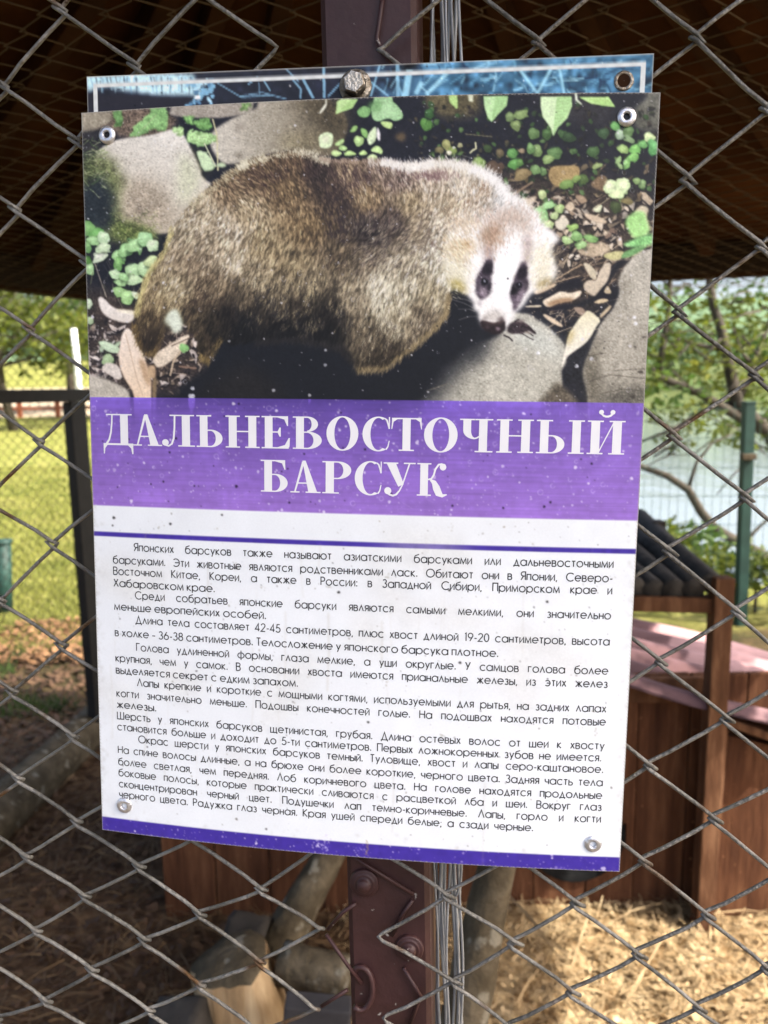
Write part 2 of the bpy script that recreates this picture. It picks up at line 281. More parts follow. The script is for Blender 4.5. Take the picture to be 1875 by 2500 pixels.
    serrated('4', [(105, 85), (490, 85), (497, 200), (440, 350), (320, 470), (262, 585), (232, 480), (130, 340), (102, 200)], (190, 226, 164), (150, 206, 122), [(310, 85), (490, 85), (497, 200), (440, 350), (320, 470), (262, 585), (270, 420)])
    for i in range(9):
        y = 110+i*42; ln('4', [(305-i*3, y), (300+min(180, 190-i*15), y-30+i*3)], (112, 170, 90), 1.3, .6); ln('4', [(300-i*3, y), (120+i*12, y-30)], (168, 206, 146), 1.2, .5)
    serrated('4', [(590, 90), (965, 85), (1045, 212), (860, 188), (740, 172)], (168, 222, 122), (150, 208, 104), [(700, 110), (960, 120), (1045, 212), (860, 188)])
    pl('4', [(510, 95), (560, 105), (645, 195), (600, 180)], (196, 206, 184), soft=1.2)
    serrated('3', [(935, 80), (1245, 80), (1225, 200), (1105, 320), (1036, 405), (985, 340), (948, 220)], (166, 220, 142), (146, 206, 120), [(1090, 80), (1245, 80), (1225, 200), (1105, 320), (1036, 405), (1050, 250)])
    for i in range(7): ln('3', [(1085-i*6, 110+i*40), (1225-i*26, 90+i*36)], (112, 172, 96), 1.2, .6)
    pl('3', [(440, 85), (605, 85), (608, 255), (545, 190)], (168, 218, 118), soft=1.3); pl('3', [(690, 90), (800, 90), (805, 155), (740, 135)], (200, 206, 176), soft=1.3)
    lf('3', [(210, 430, 66, 62, (84, 142, 56)), (250, 300, 46, 55, (58, 100, 50)), (1270, 340, 52, 50, (110, 132, 86)), (1410, 310, 78, 46, (122, 146, 92)), (1345, 450, 50, 60, (116, 136, 86)), (1570, 550, 62, 60, (94, 124, 74)), (1300, 800, 55, 50, (88, 150, 70)), (1320, 940, 62, 54, (84, 150, 64)), (1400, 920, 34, 40, (90, 140, 64)), (1600, 1010, 46, 52, (112, 150, 90)), (880, 920, 66, 62, (124, 154, 84)), (470, 700, 44, 68, (140, 142, 98)), (540, 770, 52, 40, (126, 146, 82)), (500, 795, 26, 24, (222, 222, 192)), (380, 760, 50, 34, (112, 108, 80)), (990, 740, 46, 40, (64, 84, 50)), (640, 700, 30, 24, (150, 150, 116)), (1430, 1070, 96, 58, (134, 120, 90), -25), (1420, 770, 34, 26, (146, 132, 110)), (1140, 800, 40, 46, (108, 100, 78)), (1080, 980, 90, 60, (92, 78, 66)), (1530, 740, 40, 60, (106, 148, 84))])
    ln('3', [(760, 800), (800, 760), (840, 740), (835, 660)], (206, 206, 164), 4); ln('3', [(660, 820), (800, 865)], (96, 96, 96), 1.6); ln('3', [(700, 555), (1050, 590)], (110, 106, 84), 2.4); ln('3', [(1300, 1330), (1560, 1160)], (124, 108, 92), 5)
    pl('3', [(1400, 1370), (1500, 1370), (1620, 1330), (1560, 1450), (1500, 1510)], (188, 172, 152), soft=2)
    # leaves, top middle
    pl('2', [(690, 235), (700, 190), (772, 98), (758, 165)], (216, 216, 196), soft=1.2)
    serrated('2', [(848, 228), (858, 110), (900, 80), (1055, 85), (1000, 170), (930, 195)], (172, 218, 132), (150, 204, 110), [(890, 180), (1000, 90), (1055, 85), (1000, 170), (930, 195)])
    for q, c in (([(1180, 120), (1300, 85), (1400, 108), (1485, 220), (1472, 275), (1400, 295), (1345, 260), (1240, 302), (1185, 265)], (140, 196, 128)), ([(1040, 200), (1110, 140), (1190, 180), (1150, 260), (1070, 255)], (112, 172, 94)), ([(1255, 290), (1390, 300), (1372, 372), (1300, 350)], (168, 202, 122)), ([(1150, 505), (1138, 430), (1232, 318), (1232, 470), (1172, 525)], (188, 212, 164)), ([(1240, 335), (1270, 420), (1262, 492), (1230, 440)], (232, 228, 228)), ([(1090, 420), (1080, 350), (1152, 380), (1142, 465)], (122, 182, 88)), ([(970, 400), (1020, 330), (1062, 340), (1030, 395)], (130, 180, 92)), ([(686, 430), (752, 392), (828, 408), (812, 545), (700, 548), (690, 490)], (208, 232, 178)), ([(828, 512), (925, 448), (928, 492), (868, 532)], (172, 216, 132)), ([(895, 512), (962, 540), (942, 575), (868, 562)], (164, 210, 124)), ([(798, 600), (828, 558), (922, 592), (850, 634)], (184, 222, 140)), ([(920, 602), (972, 560), (1062, 608), (940, 622)], (170, 212, 124)), ([(1056, 602), (1110, 558), (1155, 600), (1100, 618)], (178, 218, 130)), ([(1165, 575), (1232, 512), (1294, 562), (1282, 608), (1232, 588)], (176, 216, 132)), ([(1138, 632), (1190, 598), (1242, 620), (1232, 664), (1160, 668)], (194, 222, 154))):
        pl('2', q, c, soft=1.3, noise=.09); cc = np.array(q).mean(0)
        pl('2', [(cc[0]*.5+a*.5, cc[1]*.55+b*.45-8) for a, b in q], np.minimum(np.array(c)*1.1+6, 240), soft=3, alpha=.7)
    P.leaf(600+.2592*1065, 220+.2592*480, 12.5, 12.5, (164, 208, 124)); P.oval(600+.2592*1220, 220+.2592*150, 18, 14, (96, 150, 84), soft=5, alpha=.7)
    P.oval(600+.2592*1460, 220+.2592*440, 13, 11, (96, 84, 66), soft=4)
    # leaves, top left
    for q, c in (([(650, 250), (720, 185), (850, 195), (855, 330), (790, 395), (700, 350), (600, 425), (480, 445), (560, 330)], (122, 184, 98)), ([(1000, 250), (1100, 238), (1112, 330), (1020, 312)], (120, 188, 92)), ([(1108, 290), (1200, 258), (1272, 310), (1252, 362), (1180, 392), (1110, 340)], (104, 164, 80)), ([(900, 350), (990, 340), (1010, 420), (940, 440)], (160, 205, 128)), ([(1028, 370), (1120, 380), (1302, 430), (1292, 482), (1180, 535), (1050, 500)], (152, 206, 122)), ([(1108, 560), (1200, 578), (1262, 640), (1295, 745), (1200, 792), (1150, 680)], (188, 222, 164)), ([(335, 230), (420, 225), (415, 330), (360, 350)], (94, 144, 74)), ([(1520, 190), (1560, 140), (1650, 135), (1600, 190)], (120, 160, 90))):
        pl('1', q, c, soft=1.6, noise=.16, rough=4); cc = np.array(q).mean(0)
        pl('1', [(cc[0]*.5+a*.5, cc[1]*.6+b*.4-14) for a, b in q], np.minimum(np.array(c)*1.12+8, 240), soft=4, alpha=.7, noise=.12)
        for _ in range(5):
            i = R.integers(len(q)); P.oval(190+.2592*(cc[0]*.4+q[i][0]*.6), 220+.2592*(cc[1]*.4+q[i][1]*.6), R.uniform(3, 7), R.uniform(2, 4), np.array(c)*.72, R.uniform(0, 180), soft=1.6, alpha=.7)
    pl('1', [(1040, 510), (1150, 545), (1250, 640), (1300, 790), (1190, 840), (1170, 740), (1130, 640)], (40, 40, 42), soft=3, alpha=.45)
    pl('1', [(1108, 565), (1200, 582), (1258, 645), (1288, 740), (1200, 786), (1150, 680)], (190, 222, 168), soft=1.6, noise=.06)
    ln('1', [(1270, 270), (1310, 420), (1320, 760)], (196, 190, 150), 3.4); ln('1', [(1190, 500), (1300, 720)], (196, 200, 164), 3); ln('1', [(560, 420), (740, 230)], (150, 160, 120), 1.6)
    P.oval(540, 403, 12, 6, (180, 200, 160), soft=2); P.oval(505, 423, 14, 6, (40, 40, 42), -15, soft=3)
    # leaves, left
    g1, g2, g3 = (150, 214, 128), (184, 228, 166), (112, 176, 88)
    lf('1', [(100, 1310, 56, 60, g3), (180, 1370, 64, 62, (96, 168, 76)), (150, 1420, 60, 34, g1), (240, 1390, 46, 50, g2), (90, 1480, 30, 50, (110, 170, 90))])
    lf('5', [(210, 262, 66, 36, (212, 232, 196)), (235, 175, 64, 36, (190, 220, 170), -20), (110, 370, 38, 54, (160, 214, 138)), (80, 290, 40, 30, (90, 150, 60)), (390, 250, 60, 50, g1, -30), (450, 200, 60, 50, (146, 214, 124), -30), (540, 150, 84, 46, g1, -25), (630, 90, 60, 56, (150, 216, 134)), (700, 150, 50, 44, (196, 232, 176)), (380, 330, 34, 60, g3), (520, 395, 62, 62, (166, 222, 146)), (640, 370, 62, 60, (176, 222, 154)), (530, 480, 70, 38, (186, 226, 164)), (400, 502, 50, 28, (160, 214, 136)), (350, 425, 46, 36, g2), (430, 450, 40, 30, g1), (395, 590, 56, 38, (140, 196, 110)), (470, 640, 54, 56, (150, 206, 120)), (545, 620, 36, 24, (206, 230, 186)), (690, 300, 60, 40, (190, 214, 150)), (110, 860, 30, 30, (170, 196, 150)), (100, 700, 30, 40, (180, 200, 166)), (300, 1110, 90, 34, (180, 206, 168), 25), (280, 1225, 50, 40, (150, 176, 130))])
    ln('5', [(160, 320), (210, 470), (270, 640)], (142, 134, 122), 2.4); ln('5', [(120, 520), (140, 400)], (110, 110, 90), 1.8)
    # fallen leaves, lower left
    pl('5', [(185, 645), (230, 632), (325, 735), (420, 768), (545, 780), (515, 875), (430, 882), (300, 842), (218, 772)], (228, 219, 210), soft=1.6, noise=.04, col2=(206, 196, 184), d=(0, 1))
    pl('5', [(330, 745), (540, 765), (540, 800), (420, 790)], (232, 222, 196), soft=2.5)
    pl('5', [(90, 1365), (250, 1400), (430, 1480), (560, 1600), (80, 1600)], (170, 164, 152), soft=3, noise=.1)
    pl('5', [(215, 1310), (270, 1248), (380, 1275), (425, 1395), (380, 1422), (280, 1362)], (196, 186, 176), soft=1.5, noise=.06)
    pl('5', [(690, 1195), (900, 1060), (1000, 1000), (1065, 985), (985, 1150), (850, 1265), (740, 1315)], (196, 180, 160), soft=1.6, noise=.12); ln('5', [(880, 1100), (1080, 1010)], (90, 78, 70), 2.2); ln('5', [(870, 1380), (900, 1240), (980, 1130)], (176, 158, 136), 4.5)
    pl('5', [(415, 985), (465, 915), (540, 1000), (602, 1140), (652, 1280), (692, 1420), (692, 1640), (590, 1640), (480, 1470), (420, 1370), (383, 1240), (393, 1110)], (220, 203, 188), soft=1.5, noise=.05, col2=(206, 176, 146), d=(0, 1))
    ln('5', [(450, 980), (500, 1180), (560, 1420), (610, 1560)], (170, 146, 124), 2, .8); pl('5', [(560, 1200), (640, 1240), (690, 1420), (690, 1500), (620, 1420)], (150, 124, 100), soft=4, alpha=.8)
    pl('5', [(650, 1290), (730, 1270), (735, 1410), (660, 1410)], (168, 144, 118), soft=2); pl('5', [(705, 1420), (745, 1380), (740, 1560), (700, 1590)], (120, 106, 84), soft=2)
    P.leaf(190+.2592*1000, 560+.2592*1118, 12, 10, (120, 186, 96), 20); ln('5', [(950, 1290), (1120, 1310)], (120, 100, 88), 4)
    # ------------------------------------------------------------ shadow under the animal
    P.poly([(500, 900), (540, 830), (640, 800), (820, 800), (1000, 760), (1105, 700), (1160, 740), (1180, 800), (1230, 815), (1150, 850), (1080, 900), (1030, 975), (1010, 990), (440, 990), (430, 950)], (27, 29, 35), soft=7, noise=.06)
    P.poly([(500, 940), (600, 880), (700, 960), (690, 990), (480, 990)], (38, 36, 36), soft=20, noise=.1, alpha=.8)
    # ------------------------------------------------------------ the badger
    body = [(462, 500), (496, 469), (540, 435), (579, 407), (600, 395), (652, 379), (717, 367), (755, 371), (781, 384), (807, 391), (846, 390), (898, 391), (932, 391), (963, 396), (989, 402), (1029, 400), (1058, 393), (1096, 393), (1125, 397), (1154, 405), (1193, 421), (1212, 434), (1231, 455), (1251, 477), (1276, 494), (1299, 515), (1313, 531), (1330, 600), (1300, 700), (1240, 740), (1150, 722), (1130, 710), (1104, 703), (1096, 717), (1096, 741), (1089, 770), (1067, 801), (1036, 830), (1005, 852), (963, 880), (932, 902), (872, 907), (859, 884), (833, 853), (781, 840), (717, 828), (626, 832), (570, 842), (537, 832), (506, 884), (488, 871), (475, 819), (449, 793), (423, 757), (405, 793), (380, 860), (356, 863), (343, 845), (327, 809), (333, 767), (345, 716), (356, 677), (377, 646), (405, 612), (413, 573), (423, 554), (439, 526)]
    C = [(440, 560, 165, 150, 120), (500, 520, 165, 148, 118), (560, 470, 128, 108, 82), (620, 430, 122, 101, 76), (700, 410, 112, 92, 70), (780, 420, 78, 66, 62), (850, 430, 150, 128, 100), (930, 420, 140, 120, 105), (980, 430, 130, 112, 104), (1050, 430, 186, 166, 142), (1130, 440, 192, 178, 154), (1180, 470, 190, 170, 145), (1100, 500, 176, 156, 126), (1000, 500, 150, 132, 100), (900, 480, 148, 124, 90), (820, 470, 84, 70, 62), (700, 470, 133, 110, 78), (600, 520, 165, 145, 110), (520, 580, 170, 152, 122), (460, 640, 150, 132, 105), (560, 640, 180, 162, 130), (650, 600, 158, 138, 100), (750, 560, 128, 107, 75), (830, 530, 98, 83, 65), (900, 560, 68, 60, 60), (960, 540, 90, 78, 73), (1020, 560, 150, 135, 110), (1080, 560, 188, 173, 148), (1060, 620, 202, 192, 162), (1000, 640, 166, 153, 126), (900, 640, 118, 106, 88), (820, 620, 108, 95, 75), (720, 640, 128, 113, 84), (620, 680, 148, 133, 104), (520, 700, 122, 107, 84), (430, 700, 150, 135, 103), (370, 720, 140, 122, 88), (350, 780, 98, 84, 60), (370, 840, 58, 50, 43), (480, 780, 98, 86, 66), (500, 850, 78, 68, 52), (560, 770, 52, 47, 44), (640, 770, 66, 60, 52), (720, 760, 70, 63, 54), (800, 765, 52, 48, 45), (600, 800, 34, 33, 36), (680, 795, 42, 40, 40), (750, 800, 40, 38, 39), (520, 790, 62, 56, 46), (590, 730, 96, 86, 70), (680, 735, 112, 101, 80), (770, 730, 84, 77, 64), (760, 690, 128, 116, 92), (560, 560, 176, 158, 130), (860, 720, 138, 126, 103), (930, 700, 194, 184, 154), (980, 720, 178, 168, 138), (960, 780, 162, 150, 120), (900, 820, 108, 98, 79), (1030, 770, 120, 108, 88), (1060, 720, 152, 140, 110), (940, 870, 70, 62, 50), (600, 820, 40, 38, 40), (700, 815, 34, 34, 39), (560, 860, 29, 31, 37), (790, 830, 40, 38, 38), (1150, 560, 214, 206, 190), (1230, 480, 226, 220, 212), (1100, 680, 205, 198, 166)]
    C = np.array(C, float); C[:, 2:] = C[:, 2:]*.52+C[:, 2:].mean(1, keepdims=True)*.48*np.array([1.04, 1.0, .95]); C[:, 2:] = np.clip((C[:, 2:]-108)*1.18+103, 22, 228)
    D = np.array([(600, 450, .8, .5), (750, 450, .5, .85), (900, 450, .42, .9), (1000, 430, .35, .94), (1080, 440, .1, 1), (1150, 450, -.15, 1), (1210, 480, -.5, .8), (500, 560, -.55, .83), (550, 640, -.4, .9), (700, 600, -.4, .9), (800, 520, .2, .98), (900, 600, -.7, .7), (1000, 560, -.75, .66), (1100, 520, -.6, .8), (1050, 650, -.4, .9), (950, 750, -.25, .97), (800, 720, -.3, .95), (620, 740, -.4, .9), (450, 700, -.5, .87), (370, 770, -.3, .95), (480, 800, -.35, .94)])
    s, m = P.mask(body, 2.2, 3.0)
    Y, X = np.mgrid[s[0].start:s[0].stop, s[1].start:s[1].stop]
    X = X+P.x0; Y = Y+P.y0
    fld = P.field(X, Y, C[:, :2], C[:, 2:])
    fld *= (1+.10*P.n2[s]+.10*P.n3[s])[..., None]
    P.a[s] = P.a[s]*(1-m[..., None])+fld*m[..., None]
    ys, xs = np.nonzero(m > .6)
    def hairs(n, L0, L1, spread, amin, amax, wid, jit=.30, k0=1.0):
        i = R.integers(0, len(xs), n); x = xs[i]+s[1].start+P.x0+R.uniform(-.5, .5, n); y = ys[i]+s[0].start+P.y0+R.uniform(-.5, .5, n)
        c = P.field(x, y, C[:, :2], C[:, 2:]); d = P.field(x, y, D[:, :2], D[:, 2:], 2.4)
        a = np.arctan2(d[:, 1], d[:, 0])+R.normal(0, jit, n)
        k = k0*np.exp(R.normal(0, spread, n)+.16*(P.n2[y.astype(int)-P.y0, x.astype(int)-P.x0]))
        c = np.clip(c*k[:, None], 18, 246)
        o = R.permutation(n)
        P.strokes(x[o], y[o], np.cos(a[o]), np.sin(a[o]), R.uniform(L0, L1, n)[o], c[o], R.uniform(amin, amax, n)[o], wid)
    hairs(15000, 12, 24, .30, .35, .8, 1.2, k0=.52)
    hairs(24000, 12, 24, .42, .30, .7, 1.0, k0=.95)
    hairs(12000, 13, 26, .20, .35, .8, 1.0, k0=1.28)
    hairs(8000, 9, 20, .25, .4, .85, .9, k0=.52)
    hairs(5000, 12, 24, .2, .35, .8, 1.0, k0=1.5)
    def tufts(n, box, mul, L0, L1, al):
        x = R.uniform(box[0], box[2], n); y = R.uniform(box[1], box[3], n); ix = np.clip((x-P.x0).astype(int), 0, P.w-1); iy = np.clip((y-P.y0).astype(int), 0, P.h-1)
        mm = np.zeros((P.h, P.w), np.float32); mm[s] = m; ok = mm[iy, ix] > .6; x, y = x[ok], y[ok]; n = len(x)
        c = P.field(x, y, C[:, :2], C[:, 2:])*mul*np.exp(R.normal(0, .15, n))[:, None]; d = P.field(x, y, D[:, :2], D[:, 2:], 2.4); a = np.arctan2(d[:, 1], d[:, 0])+R.normal(0, .16, n); L = R.uniform(L0, L1, n)
        for o in (-1.4, -.5, .5, 1.4): P.strokes(x-np.sin(a)*o, y+np.cos(a)*o, np.cos(a), np.sin(a), L*R.uniform(.7, 1, n), np.clip(c, 16, 240), np.full(n, al), .8)
    tufts(2600, (420, 560, 1100, 910), .50, 16, 32, .50); tufts(1500, (420, 400, 1100, 600), .60, 9, 20, .45); tufts(1700, (420, 540, 1100, 910), 1.34, 15, 30, .5); tufts(700, (420, 400, 1200, 560), 1.28, 9, 20, .45)
    # dark tips / pale tips in clumps
    def zone(n, box, col, L0, L1, al, jit=.25, wid=.8, ang=None):
        x = R.normal((box[0]+box[2])/2, (box[2]-box[0])*.30, n); y = R.normal((box[1]+box[3])/2, (box[3]-box[1])*.30, n)
        ix = np.clip((x-P.x0).astype(int), 0, P.w-1); iy = np.clip((y-P.y0).astype(int), 0, P.h-1)
        mm = np.zeros((P.h, P.w), np.float32); mm[s] = m
        ok = (mm[iy, ix] > .5) & (P.n2[iy, ix]+P.n3[iy, ix]*.7 > R.uniform(-.4, 1.2, n)); x, y = x[ok], y[ok]; n = len(x)
        d = P.field(x, y, D[:, :2], D[:, 2:], 2.4); a = (np.arctan2(d[:, 1], d[:, 0]) if ang is None else np.full(n, ang))+R.normal(0, jit, n)
        c = np.array(col, float)*np.exp(R.normal(0, .12, n))[:, None]
        P.strokes(x, y, np.cos(a), np.sin(a), R.uniform(L0, L1, n), np.clip(c, 0, 246), np.full(n, al), wid)
    zone(1600, (590, 385, 800, 480), (62, 50, 46), 10, 20, .7)
    zone(1300, (780, 400, 1000, 460), (66, 54, 54), 12, 22, .7)
    zone(1500, (780, 440, 860, 640), (52, 44, 44), 8, 16, .7)
    zone(2600, (830, 500, 1020, 660), (52, 46, 48), 10, 20, .6)
    zone(1500, (850, 500, 1030, 670), (160, 150, 132), 9, 18, .40)
    zone(2200, (640, 640, 860, 820), (176, 162, 130), 12, 24, .6)
    zone(2600, (560, 700, 860, 850), (32, 31, 34), 12, 26, .7)
    zone(1800, (880, 640, 1020, 860), (214, 206, 178), 14, 28, .6)
    zone(1500, (880, 760, 1060, 910), (52, 46, 42), 14, 26, .7)
    zone(1600, (420, 640, 560, 860), (64, 54, 46), 10, 22, .65)
    zone(1200, (330, 720, 420, 870), (54, 46, 38), 14, 30, .75, jit=.15)
    zone(800, (330, 660, 440, 780), (196, 178, 138), 12, 26, .6, jit=.15)
    zone(1500, (1000, 400, 1200, 470), (224, 212, 190), 10, 20, .65)
    zone(500, (1000, 415, 1120, 445), (112, 92, 92), 8, 16, .6)
    zone(700, (1130, 430, 1210, 520), (120, 100, 84), 8, 15, .6)
    zone(900, (1010, 520, 1130, 640), (104, 92, 82), 7, 15, .55)
    # pale rim of back-lit hair along the back, loose hairs at the belly
    top = np.array(body[:28], float)
    for a, b, n, L, c, wd in ((0, 5, 420, 13, (190, 182, 152), 9), (3, 9, 620, 12, (208, 202, 178), 9), (8, 13, 300, 11, (150, 134, 120), 6), (11, 15, 300, 12, (206, 198, 188), 9), (12, 16, 700, 13, (228, 224, 216), 9), (14, 20, 1100, 17, (228, 224, 214), 11), (19, 27, 1800, 17, (236, 234, 230), 14)):
        seg = top[a:b+1]; t = R.uniform(0, len(seg)-1.001, n); i = t.astype(int); f = (t-i)[:, None]
        p = seg[i]*(1-f)+seg[i+1]*f; tn = seg[i+1]-seg[i]; tn /= np.linalg.norm(tn, axis=1, keepdims=True); nr = np.stack([tn[:, 1], -tn[:, 0]], 1)
        off = R.normal(-wd*.45, wd*.62, n)[:, None]; p = p+nr*off
        dr = nr*.9+tn*R.normal(-.25, .35, (n, 1)); dr /= np.linalg.norm(dr, axis=1, keepdims=True)
        P.strokes(p[:, 0], p[:, 1], dr[:, 0], dr[:, 1], R.uniform(.5, 1.1, n)*L, np.clip(np.array(c, float)*np.exp(R.normal(0, .07, n))[:, None], 0, 248), R.uniform(.2, .7, n), .9)
    for seg, n, c in (([(1096, 720), (1089, 770), (1060, 805), (1005, 852), (940, 902), (872, 905)], 900, (120, 108, 84)), ([(859, 884), (833, 853), (781, 838), (700, 830), (620, 838)], 900, (38, 36, 36)), ([(540, 830), (506, 884), (488, 871)], 160, (110, 96, 66)), ([(405, 793), (380, 860), (356, 866), (335, 830), (327, 790)], 300, (96, 82, 56)), ([(333, 767), (345, 716), (360, 672), (400, 615), (420, 560)], 600, (170, 158, 112))):
        seg = np.array(seg, float); t = R.uniform(0, len(seg)-1.001, n); i = t.astype(int); f = (t-i)[:, None]
        p = seg[i]*(1-f)+seg[i+1]*f+R.normal(0, 4, (n, 2)); d = P.field(p[:, 0], p[:, 1], D[:, :2], D[:, 2:], 2.4); a = np.arctan2(d[:, 1], d[:, 0])+R.normal(0, .25, n)
        P.strokes(p[:, 0], p[:, 1], np.cos(a), np.sin(a), R.uniform(10, 24, n), np.clip(np.array(c, float)*np.exp(R.normal(0, .25, n))[:, None], 0, 240), R.uniform(.4, .8, n), .8)
    pl('5', [(800, 890), (850, 780), (930, 740), (990, 870), (975, 960), (905, 985), (880, 930)], (206, 216, 194), soft=4, noise=.08)
    pl('5', [(740, 900), (800, 830), (880, 930), (860, 1000), (780, 960)], (70, 62, 52), soft=6, alpha=.7)
    # ------------------------------------------------------------ head
    pl('7', [(400, 330), (560, 220), (720, 170), (880, 50), (1100, 20), (1250, 130), (1400, 235), (1500, 330), (1490, 380), (1450, 410), (1440, 500), (1485, 640), (1480, 750), (1330, 855), (1210, 930), (1110, 1060), (1020, 1200), (970, 1275), (740, 1240), (695, 1130), (645, 985), (590, 890), (480, 820), (400, 760), (420, 640), (350, 560), (420, 480), (330, 400)], (236, 234, 231), soft=5, noise=.02, rough=3)
    pl('7', [(360, 560), (480, 480), (560, 560), (600, 740), (560, 860), (430, 810), (380, 720)], (214, 208, 176), soft=14, alpha=.8, noise=.05)
    pl('7', [(390, 760), (480, 740), (560, 800), (600, 900), (540, 880), (420, 840)], (142, 128, 74), soft=7, alpha=.9, noise=.12)
    pl('7', [(340, 420), (480, 340), (620, 350), (700, 420), (600, 480), (440, 500)], (202, 178, 140), soft=12, alpha=.85, noise=.12); P.oval(1135, 595, 16, 9, (158, 118, 88), 20, soft=5, alpha=.8)
    pl('7', [(380, 290), (560, 200), (720, 180), (700, 300), (560, 330), (440, 370)], (240, 238, 234), soft=8)
    pl('7', [(770, 210), (900, 60), (1010, 20), (1140, 60), (1230, 160), (1230, 330), (1180, 330), (1110, 200), (960, 190), (940, 300), (890, 400), (760, 440), (690, 340)], (170, 156, 144), soft=11, alpha=.85, noise=.12)
    pl('7', [(740, 240), (880, 190), (940, 250), (890, 380), (780, 400), (700, 330)], (150, 130, 112), soft=9, alpha=.85, noise=.12)
    pl('7', [(735, 400), (860, 400), (850, 600), (760, 620)], (154, 138, 137), soft=7, alpha=.9, noise=.15)
    pl('7', [(1140, 330), (1240, 300), (1250, 450), (1210, 620), (1130, 640), (1150, 500)], (164, 147, 145), soft=7, alpha=.9, noise=.15)
    pl('7', [(1240, 420), (1420, 420), (1450, 600), (1460, 750), (1300, 850), (1230, 800), (1250, 600)], (226, 220, 192), soft=14, alpha=.75, noise=.06)
    pl('7', [(1280, 800), (1350, 740), (1450, 740), (1440, 790), (1330, 850), (1270, 860)], (150, 130, 86), soft=7, alpha=.85, noise=.14)
    pl('7', [(890, 420), (1100, 380), (1110, 560), (1040, 800), (1010, 1060), (860, 1050), (840, 760), (870, 560)], (240, 241, 243), soft=8, noise=.01)
    pl('7', [(1270, 180), (1400, 240), (1495, 335), (1440, 380), (1330, 360), (1260, 280)], (240, 239, 238), soft=5, noise=.02)
    # eye stripes
    pls('7', [(768, 560), (838, 545), (846, 640), (838, 690), (818, 710), (832, 790), (822, 880), (792, 930), (752, 958), (712, 968), (688, 930), (668, 870), (664, 780), (696, 690), (728, 650), (748, 600)], (72, 64, 73), soft=3.0, noise=.25, rough=1.6)
    pls('7', [(775, 590), (842, 585), (842, 690), (800, 712), (740, 700), (735, 650)], (34, 29, 37), soft=2.6, noise=.2)
    pls('7', [(700, 830), (790, 850), (800, 900), (760, 940), (705, 900)], (140, 130, 138), soft=4, alpha=.8, noise=.2)
    pls('7', [(700, 965), (740, 985), (715, 1040), (690, 1000)], (150, 142, 148), soft=3, alpha=.7)
    pls('7', [(790, 780), (830, 790), (820, 880), (790, 860)], (26, 22, 30), soft=2.4, alpha=.8)
    pls('7', [(1120, 590), (1185, 570), (1198, 660), (1190, 720), (1212, 780), (1190, 860), (1150, 930), (1105, 1010), (1064, 1088), (1044, 1000), (1014, 915), (1030, 850), (1045, 790), (1070, 720), (1096, 650)], (68, 60, 69), soft=3.0, noise=.25, rough=1.6)
    pls('7', [(1110, 640), (1185, 625), (1188, 715), (1150, 740), (1085, 760), (1090, 690)], (34, 28, 36), soft=2.6, noise=.2)
    pls('7', [(1130, 850), (1195, 790), (1165, 900), (1095, 1000), (1062, 1050), (1075, 960)], (132, 122, 130), soft=4, alpha=.8, noise=.2)
    pls('7', [(1040, 800), (1085, 790), (1110, 850), (1060, 910), (1018, 905)], (20, 17, 22), soft=2.6)
    for ex, ey, r in ((757, 780, 40), (1108, 812, 34)):
        x, y = 1000+.2411*ex, 500+.2411*ey; r *= .2411
        P.oval(x-1, y-.5, r*1.45, r*1.25, (98, 92, 102), -30, soft=2.2, alpha=.55); P.oval(x, y, r*.95, r*.95, (18, 16, 23), soft=1.2); P.oval(x+.3, y-r*.2, r*.20, r*.34, (150, 152, 164), soft=.8)
    # snout, nose, whiskers, paw
    pl('7', [(715, 1165), (780, 1085), (880, 1050), (955, 1110), (968, 1185), (850, 1195), (760, 1165)], (186, 180, 174), soft=6, noise=.1)
    pls('7', [(714, 1190), (735, 1165), (790, 1180), (850, 1196), (905, 1180), (935, 1150), (972, 1190), (968, 1262), (925, 1305), (860, 1312), (780, 1285), (725, 1240)], (40, 30, 32), soft=1.8, noise=.14)
    pls('7', [(720, 1170), (760, 1120), (800, 1130), (760, 1175)], (120, 112, 110), soft=3, alpha=.7); pls('7', [(880, 1150), (950, 1120), (972, 1190), (900, 1185)], (96, 88, 88), soft=3, alpha=.75)
    pl('7', [(730, 1185), (850, 1200), (950, 1180), (930, 1200), (850, 1215), (760, 1200)], (98, 84, 80), soft=2.5, alpha=.8); P.oval(1000+.2411*895, 500+.2411*1255, 6, 4.5, (116, 104, 110), 20, soft=2); P.oval(1000+.2411*790, 500+.2411*1235, 5, 4, (70, 58, 60), soft=2)
    for q in ([(655, 1050), (560, 1000), (410, 950)], [(660, 1000), (570, 960), (430, 935)], [(665, 1080), (600, 1055), (490, 1055)], [(690, 1130), (610, 1130), (500, 1165)]): ln('7', q, (150, 146, 142), 1.3, .75)
    pl('7', [(985, 1260), (1010, 1205), (1080, 1170), (1180, 1200), (1230, 1250), (1170, 1300), (1080, 1310), (1000, 1300)], (52, 44, 48), soft=1.8, noise=.3)
    pls('7', [(1060, 1190), (1140, 1180), (1230, 1240), (1280, 1300), (1265, 1312), (1190, 1265), (1120, 1240)], (60, 50, 54), soft=1.6, noise=.3); pls('7', [(1080, 1150), (1150, 1160), (1170, 1190), (1100, 1190)], (110, 102, 100), soft=2.2, alpha=.8)
    for q, w in (([(1130, 1225), (1220, 1250), (1278, 1305)], 4), ([(1120, 1270), (1200, 1290), (1255, 1330)], 3), ([(1130, 1300), (1200, 1340), (1260, 1372)], 2.2), ([(950, 1320), (1010, 1345), (1046, 1382)], 4), ([(1060, 1180), (1110, 1160)], 3)): ln('7', q, (40, 34, 38), w, .9)
    pl('7', [(1150, 1275), (1250, 1300), (1180, 1310)], (150, 140, 132), soft=1.5)
